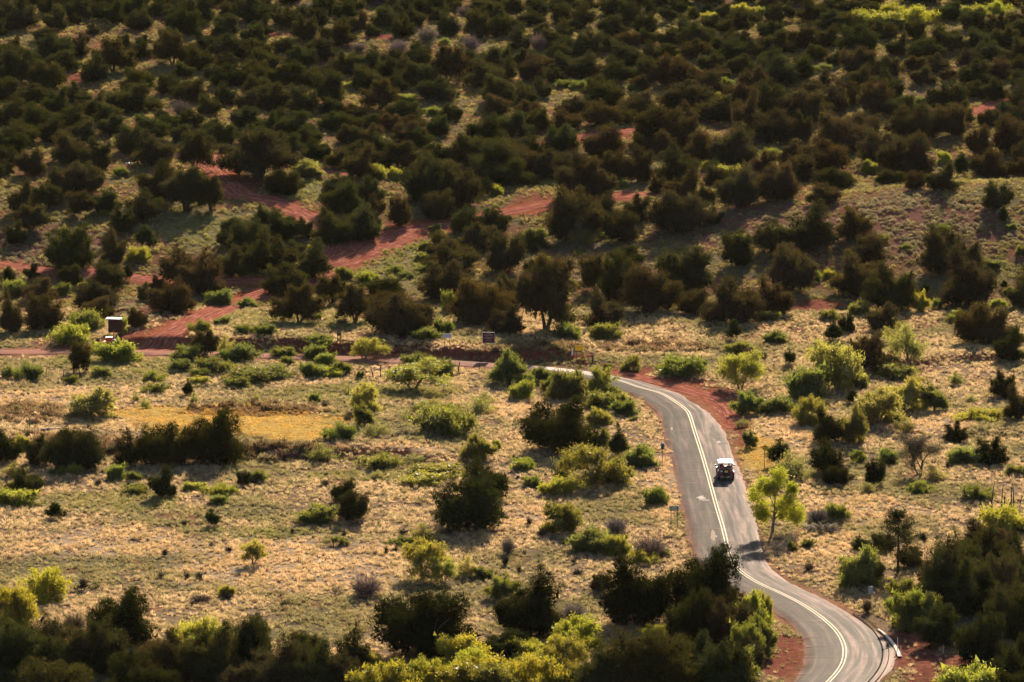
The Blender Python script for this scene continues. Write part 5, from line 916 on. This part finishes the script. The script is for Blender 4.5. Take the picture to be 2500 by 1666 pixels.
# grey marker post to its left, flat delineators
def delin(u, v, hp, wtop, mat, label, htop=.35):
    o, s0 = base(u, v, 'delineator_post', label, 'post'); h = hp / s0; mb = MB(); mb.box((0, 0, h / 2 - .1), (.05, .03, h + .1)); mb.build('post', M['rust_post'], o)
    mb = MB(); mb.box((0, -.03, h - h * htop / 2), (wtop / s0, .02, h * htop)); mb.build('marker_plate', M[mat], o)
delin(1397, 889, 35, 3.6, 'grey_sign', 'grey flat-topped marker post left of the yellow rectangular sign', .4)
delin(1540, 982, 25, 2.8, 'yellow_sign', 'thin dark marker post with a small reflector left of the bend')
delin(1276, 900, 26, 2.2, 'yellow_sign', 'thin yellow marker post by the far dusty road')
delin(2191, 1592, 36, 1.6, 'grey_sign', 'taller thin pale marker post beside the white kerb', .9)
delin(2199, 1604, 26, 1.4, 'grey_sign', 'shorter thin pale marker post beside the white kerb', .9)
delin(2303, 1615, 38, 1.2, 'grey_sign', 'lone thin marker stake on the red slope at lower right', .5)
# small brown notice post
o, s0 = base(828, 838, 'notice_sign', 'small dark brown wooden notice on two posts beside the far road'); mb = MB(); mb.box((0, 0, 22 / s0), (10 / s0, .06, 8 / s0)); mb.build('panel', M['wood'], o)
for sx in (-4, 3.4): mb = MB(); mb.box((sx / s0, 0, 9 / s0), (.08, .08, 19 / s0)); mb.build('post', M['wood'], o)
# diamond signs
def diamond(u, v, uc, vc, lines, label):
    o, s0 = base(u, v, 'warning_sign', label); zc = (v - vc) / s0; d = 18.6 / s0 / 2; dx = (uc - u) / s0
    mb = MB(); r = .06; V = []
    pts = [(0, d), (d, 0), (0, -d), (-d, 0)]; out_ = []
    for k in range(4):
        p = Vector(pts[k]); a = Vector(pts[k - 1]); b = Vector(pts[(k + 1) % 4]); out_ += [p + (a - p).normalized() * r, p + (b - p).normalized() * r]
    V = [(q.x + dx, -.015, q.y + zc) for q in out_] + [(q.x + dx, .015, q.y + zc) for q in out_]; mb.add(V, [tuple(range(8)), tuple(range(15, 7, -1))] + [(k, 8 + k, 8 + (k + 1) % 8, (k + 1) % 8) for k in range(8)])
    pn = mb.build('panel', M['yellow_sign'], o)
    mb = MB()
    for k in range(4):
        a = Vector(pts[k]) * .9; b = Vector(pts[(k + 1) % 4]) * .9; mb.add([(a.x + dx, -.02, a.y + zc), (b.x + dx, -.02, b.y + zc), (b.x * .955 + dx, -.02, b.y * .955 + zc), (a.x * .955 + dx, -.02, a.y * .955 + zc)], [(0, 1, 2, 3)])
    mb.build('border', M['black_paint'], pn)
    for k, tx in enumerate(lines): textmesh(tx, .20, M['black_paint'], pn, (dx, -.022, zc + .11 - .22 * k))
    mb = MB(); mb.box((0, .04, (zc + d * .6) / 2 - .1), (.07, .05, zc + d * .6 + .2)); mb.build('post', M['steel'], o)
diamond(1806, 990, 1806, 958, ('CATTLE', 'GUARD'), 'yellow diamond sign with two black lines, above a shrub by the pullout')
diamond(1866, 1150, 1867.5, 1093.5, ('PAVEMENT', 'ENDS'), 'yellow diamond sign with black lettering beside a dense pointed juniper')
# sign seen nearly edge on, with a blue plate
o, s0 = base(1617, 1136, 'road_sign', 'narrow sign with blue and dull green plates left of the road'); mb = MB(); mb.box((0, 0, 27 / s0), (.05, .04, 56 / s0)); mb.build('post', M['rust_post'], o)
mb = MB(); mb.box((.5 / s0, .06, 46 / s0), (9 / s0, .02, 15 / s0)); mb.build('panel', M['green_sign'], o)
mb = MB(); mb.box((-2 / s0, -.05, 51 / s0), (4.5 / s0, .02, 9 / s0), Matrix.Rotation(.5, 4, 'Y')); mb.build('blue_plate', M['blue_sign'], o)
# rectangular sign from behind
o, s0 = base(1645, 1294, 'road_sign', 'blank back of a rectangular sign on two thin posts left of the road', rz=.1); mb = MB(); mb.box((.5 / s0, .06, 53 / s0), (23 / s0, .02, 12.5 / s0)); mb.build('panel', M['sign_back'], o)
for sx in (-7, 9): mb = MB(); mb.box((sx / s0, 0, 29 / s0), (.06, .05, 60 / s0)); mb.build('post', M['green_sign'], o)
# utility box
o, s0 = base(2125, 1452, 'utility_box', 'pale upright utility pedestal beside green shrubs at lower right', 'utility box'); mb = MB(); mb.box((0, 0, .32), (.38, .3, .74)); mb.build('body', M['box_metal'], o, bevel=.02); mb = MB(); mb.box((0, 0, .715), (.42, .34, .06)); mb.build('cap', M['box_metal'], o, bevel=.015)
# white kerb
KP = gl([(2144, 1537), (2158, 1547), (2172, 1561), (2184, 1577), (2192, 1592), (2197, 1605)]); KC = resample(catmull(KP, 8), .4)[0]; kz = gz(KC[:, 0], KC[:, 1])
of = np.stack([np.full(len(KC), -.17), np.full(len(KC), -.165), np.full(len(KC), .165), np.full(len(KC), .17)], 1) * np.linspace(.7, 1.3, len(KC))[:, None]
kk_ = np.array([.06, .15, .15, .06])
o = strip('kerb', KC, of * .8, lambda X, Y, o_: (kz[:, None] + kk_[None, :]), M['kerb']); o.data.polygons.foreach_set('use_smooth', [False] * len(o.data.polygons)); o['kind'] = 'structure'
# ------------------------------------------------------------------ message board trailer
o, s0 = base(276, 843, 'message_board_trailer', 'orange message board trailer with tall dark panel at the red dirt entrance', 'trailer')
Rz = Matrix.Rotation(math.radians(-14), 4, 'Z')
mb = MB(); mb.box((-.3, 0, .42), (1.6, 1.1, .10)); mb.box((.95, -.38, .42), (1.3, .08, .12)); mb.box((.95, .38, .42), (1.3, .08, .12)); mb.box((1.6, 0, .42), (.08, .84, .12)); mb.box((-1.3, 0, .42), (.5, .08, .08)); mb.build('frame', M['trailer_orange'], o, bevel=.01)
mb = MB(); mb.box((-.45, 0, .72), (.8, .8, .46)); bx_ = mb.build('battery_box', M['trailer_orange'], o, bevel=.02); mb = MB(); mb.box((-.45, 0, .97), (.86, .86, .04)); mb.build('lid', M['white_paint'], bx_)
mb = MB(); mb.box((.1, 0, 1.1), (.13, .13, 1.5)); mb.build('mast', M['trailer_orange'], o, bevel=.01)
mb = MB(); mb.box((0, 0, 0), (1.75, .22, 1.62), Rz); pn = mb.build('display_panel', M['panel_dark'], o, bevel=.015); pn.location = (.3, 0, 2.35)
mb = MB(); mb.box((0, 0, 0), (1.9, .9, .05), Rz @ Matrix.Rotation(.10, 4, 'X')); q = mb.build('solar_panel', M['white_paint'], o); q.location = (.12, .1, 3.24)
for sy in (-.62, .62):
    mb = MB(); mb.cyl((.15, sy, .33), .33, .2, 'y', 18, [(.2, -.1), (.31, -.1), (.33, -.06), (.33, .06), (.31, .1), (.2, .1)]); wh = mb.build('wheel', M['rubber'], o, True); mb = MB(); mb.cyl((.15, sy * 1.02, .33), .19, .215, 'y', 14); mb.build('rim', M['rim'], wh)
    mb = MB(); pr = [(.15 + .42 * math.cos(a), sy, .33 + .42 * math.sin(a)) for a in np.linspace(math.radians(10), math.radians(170), 9)]
    V = [(px, sy - .13, pz) for px, _, pz in pr] + [(px, sy + .13, pz) for px, _, pz in pr] + [(px, sy - .13, pz + .03) for px, _, pz in pr] + [(px, sy + .13, pz + .03) for px, _, pz in pr]
    mb.add(V, [(k, k + 1, 10 + k, 9 + k) for k in range(8)] + [(18 + k, 19 + k, 28 + k, 27 + k) for k in range(8)] + [(k, k + 1, 19 + k, 18 + k) for k in range(8)] + [(9 + k, 10 + k, 28 + k, 27 + k) for k in range(8)]); mb.build('mudguard', M['white_paint'], o)
# ------------------------------------------------------------------ jeep
x, y, z = at(1772, 1176); k = np.argmin((RC[:, 0] - x) ** 2 + (RC[:, 1] - y) ** 2); a_ = RC[max(k - 6, 0)]; b_ = RC[min(k + 6, len(RC) - 1)]
d_ = Vector(a_ - b_) if a_[1] > b_[1] else Vector(b_ - a_); y += 1.6
JZ = rzs[k] + .115; jeep = empty('open_jeep', (x + d_.x / d_.y * 1.6, y, JZ), math.atan2(-d_.x, d_.y)); tag(jeep, 'dark red open tour jeep with white canopy driving away on the road', 'car')
mb = MB()     # tub with side panels, floor and rear panel
prof = [(-1.75, .55), (-1.75, 1.02), (-.2, 1.02), (.1, .78), (.55, .78), (.75, 1.05), (1.0, 1.06), (1.0, .5), (-1.0, .5)]
for sx in (-1, 1): mb.prism(prof, sx * .72, sx * .79)
mb.box((0, -1.72, .80), (1.44, .06, .48)); mb.box((0, -.35, .52), (1.44, 2.7, .06)); mb.box((0, 1.0, .8), (1.44, .06, .5)); mb.build('body', M['jeep'], jeep, bevel=.012)
mb = MB(); mb.prism([(1.03, .6), (1.03, 1.06), (1.9, 1.0), (2.02, .9), (2.02, .6)], -.52, .52); mb.build('hood', M['jeep'], jeep, bevel=.03)
for sx in (-1, 1):
    mb = MB(); mb.prism([(1.0, .78), (1.25, .92), (1.85, .92), (2.05, .8), (2.05, .76), (1.82, .87), (1.28, .87), (1.04, .74)], sx * .53, sx * .88); mb.build('front_fender', M['jeep_dark'], jeep)
    mb = MB(); mb.prism([(-1.72, .62), (-1.5, .88), (-.85, .88), (-.6, .62), (-.66, .62), (-.88, .82), (-1.47, .82), (-1.66, .62)], sx * .79, sx * .89); mb.build('rear_fender', M['jeep_dark'], jeep)
    for sy in (-1.18, 1.5):
        mb = MB(); mb.cyl((sx * .74, sy, .40), .40, .27, 'x', 22, [(.22, -.135), (.37, -.135), (.40, -.09), (.40, .09), (.37, .135), (.22, .135)]); wh = mb.build('wheel', M['rubber'], jeep, True)
        mb = MB(); mb.cyl((sx * .755, sy, .40), .21, .25, 'x', 16); mb.build('rim', M['rim'], wh)
    mb = MB(); mb.box((sx * .66, -1.78, .93), (.14, .05, .17)); mb.build('tail_light', M['tail'], jeep)
    mb = MB(); mb.box((sx * .98, .85, 1.22), (.18, .06, .14)); mb.tube([(sx * .78, .9, 1.1), (sx * .95, .86, 1.2)], .015, 5); mb.build('side_mirror', M['rim'], jeep)
    mb = MB(); mb.box((sx * .84, -.05, .46), (.14, 1.3, .05)); mb.build('side_step', M['jeep_dark'], jeep)
mb = MB(); mb.cyl((.02, -1.88, .88), .38, .22, 'y', 22, [(.2, -.11), (.35, -.11), (.38, -.07), (.38, .07), (.35, .11), (.2, .11)]); sp = mb.build('spare_wheel', M['rubber'], jeep, True)
mb = MB(); mb.cyl((.02, -2.0, .88), .2, .02, 'y', 18); mb.build('rim', M['jeep_dark'], sp); mb = MB(); mb.box((.02, -2.02, 1.0), (.36, .02, .2)); mb.build('yellow_plate', M['amber'], sp)
mb = MB(); mb.box((-.46, -1.77, .98), (.31, .02, .15)); mb.build('licence_plate', M['grey_sign'], jeep)
mb = MB(); mb.box((0, -1.86, .50), (1.5, .14, .15)); mb.build('rear_bumper', M['jeep_dark'], jeep, bevel=.02)
mb = MB(); mb.box((0, 2.16, .55), (1.5, .14, .15)); mb.build('front_bumper', M['jeep_dark'], jeep, bevel=.02)
for sx in (-.4, .38): mb = MB(); mb.box((sx, -1.94, .47), (.32, .02, .05)); mb.build('bumper_reflector', M['rim'], jeep)
mb = MB()
for sx in (-1, 1):
    mb.tube([(sx * .70, -1.6, .95), (sx * .66, -1.55, 1.86)], .032, 8); mb.tube([(sx * .70, -.35, .95), (sx * .66, -.35, 1.86)], .032, 8); mb.tube([(sx * .66, -1.55, 1.86), (sx * .66, .62, 1.84)], .032, 8); mb.tube([(sx * .72, .95, 1.05), (sx * .66, .62, 1.84)], .032, 8)
for yy in (-1.55, -.35, .62): mb.tube([(-.66, yy, 1.86), (.66, yy, 1.86)], .03, 8)
mb.tube([(-.7, -1.6, 1.25), (.7, -1.6, 1.25)], .025, 8); mb.build('roll_cage', M['rim'], jeep, True)
# canopy: slightly domed canvas with turned-down edges
nx, ny = 9, 7; V = []; Fc = []
for j in range(ny):
    for i in range(nx):
        fx, fy = i / (nx - 1) * 2 - 1, j / (ny - 1) * 2 - 1; V.append((fx * .80, -.52 + fy * 1.28, 1.93 + .07 * (1 - fx * fx) * (1 - fy ** 4 * .5) - (.10 if abs(fx) == 1 or abs(fy) == 1 else 0)))
Fc = [(j * nx + i, j * nx + i + 1, (j + 1) * nx + i + 1, (j + 1) * nx + i) for j in range(ny - 1) for i in range(nx - 1)]
mb = MB(); mb.add(V, Fc); q = mb.build('canopy', M['canopy'], jeep, False); sm = q.modifiers.new('thick', 'SOLIDIFY'); sm.thickness = .02
mb = MB(); mb.box((0, .98, 1.36), (1.4, .05, .06)); 
for sx in (-.7, .7): mb.box((sx, .88, 1.4), (.05, .05, .72), Matrix.Rotation(.3, 4, 'X'))
mb.box((0, .77, 1.76), (1.4, .05, .05)); wf = mb.build('windshield_frame', M['jeep'], jeep); mb = MB(); mb.box((0, .88, 1.4), (1.34, .01, .66), Matrix.Rotation(.3, 4, 'X')); mb.build('pane', M['glass'], wf)
for (sx, sy) in ((-.36, .1), (.36, .1), (-.36, -.85), (.36, -.85)):
    mb = MB(); mb.box((sx, sy, .72), (.5, .5, .16)); st_ = mb.build('seat', M['seat'], jeep, bevel=.03); mb = MB(); mb.box((sx, sy - .26, 1.02), (.5, .12, .56), Matrix.Rotation(-.15, 4, 'X')); mb.build('backrest', M['seat'], st_, bevel=.03)
mb = MB(); mb.cyl((-.36, .72, 1.08), .18, .03, 'y', 16); mb.build('steering_wheel', M['jeep_dark'], jeep)
# people seated in the jeep: one continuous skinned body each
def person(sx, sy, shirt, label, arms):
    me = bpy.data.meshes.new('person'); 
    vs_ = [(0, 0, .84), (0, -.02, 1.05), (0, -.03, 1.24), (0, -.02, 1.38), (0, 0, 1.46), (0, .02, 1.58), (0, .02, 1.69)]; es = [(0, 1), (1, 2), (2, 3), (3, 4), (4, 5), (5, 6)]; rad = [.15, .135, .16, .10, .055, .095, .06]
    for s_ in (-1, 1):
        n = len(vs_); vs_ += [(s_ * .10, .04, .84), (s_ * .13, .42, .86), (s_ * .13, .50, .60), (s_ * .13, .62, .56)]; es += [(0, n), (n, n + 1), (n + 1, n + 2), (n + 2, n + 3)]; rad += [.10, .075, .055, .045]
        n = len(vs_); h_ = arms[0 if s_ < 0 else 1]; vs_ += [(s_ * .19, -.03, 1.36), (s_ * .24, .04, 1.14), h_]; es += [(3, n), (n, n + 1), (n + 1, n + 2)]; rad += [.065, .05, .035]
    me.from_pydata(vs_, es, []); ob = bpy.data.objects.new('tmp', me); COL.objects.link(ob); ob.modifiers.new('s', 'SKIN'); ob.modifiers.new('u', 'SUBSURF').levels = 1
    for q, r in zip(me.skin_vertices[0].data, rad): q.radius = (r, r * (.8 if r > .13 else 1))
    me.skin_vertices[0].data[0].use_root = True
    bpy.context.view_layer.update(); m2 = bpy.data.meshes.new_from_object(ob.evaluated_get(bpy.context.evaluated_depsgraph_get())); bpy.data.objects.remove(ob)
    m2.materials.clear()
    for mm in (shirt, M['skin'], M['jeans']): m2.materials.append(mm)
    for p in m2.polygons:
        c = p.center; p.material_index = 1 if c.z > 1.43 else 2 if (c.z < .93 and (c.y > .06 or c.z < .86)) else 1 if (c.y > .14 and c.z > .95) else 0; p.use_smooth = True
    pz = math.atan2(-d_.x, d_.y); off = Matrix.Rotation(pz, 4, 'Z') @ Vector((sx, sy, 0))
    o = bpy.data.objects.new('person', m2); COL.objects.link(o); o.location = jeep.location + off; o.rotation_euler = (0, 0, pz); tag(o, label, 'person')
    bm = bmesh.new(); bmesh.ops.create_icosphere(bm, subdivisions=2, radius=.115); bmesh.ops.delete(bm, geom=[q for q in bm.verts if q.co.y > .05 and q.co.z < .03], context='VERTS')
    hm = bpy.data.meshes.new('hair'); bm.to_mesh(hm); bm.free(); h_ = link('hair', hm, o, M['hair']); h_.location = (0, .005, 1.635)
    return o
person(-.36, .12, M['shirt_wine'], 'driver in a wine red shirt with hands on the wheel under the canopy', ((-.14, .50, 1.12), (.14, .50, 1.12)))
person(.36, -.83, M['shirt_blue'], 'rear passenger in a dark blue shirt on the right seat', ((-.2, .3, .98), (.2, .3, .98)))

# ------------------------------------------------------------------ air: thin evening haze round the whole place
mb = MB(); mb.box((0, 950, 50), (1400, 2000, 112)); hz = mb.build('haze', None); m, t, out = nt('haze'); pv = N(t, 'ShaderNodeVolumePrincipled'); pv.inputs['Density'].default_value = HAZE; pv.inputs['Color'].default_value = (.80, .74, .66, 1); pv.inputs['Anisotropy'].default_value = .25
t.links.new(pv.outputs[0], out.inputs['Volume']); hz.data.materials.append(m); tag(hz, 'thin evening haze lying over the plain and wooded slopes', 'haze', kind='stuff')
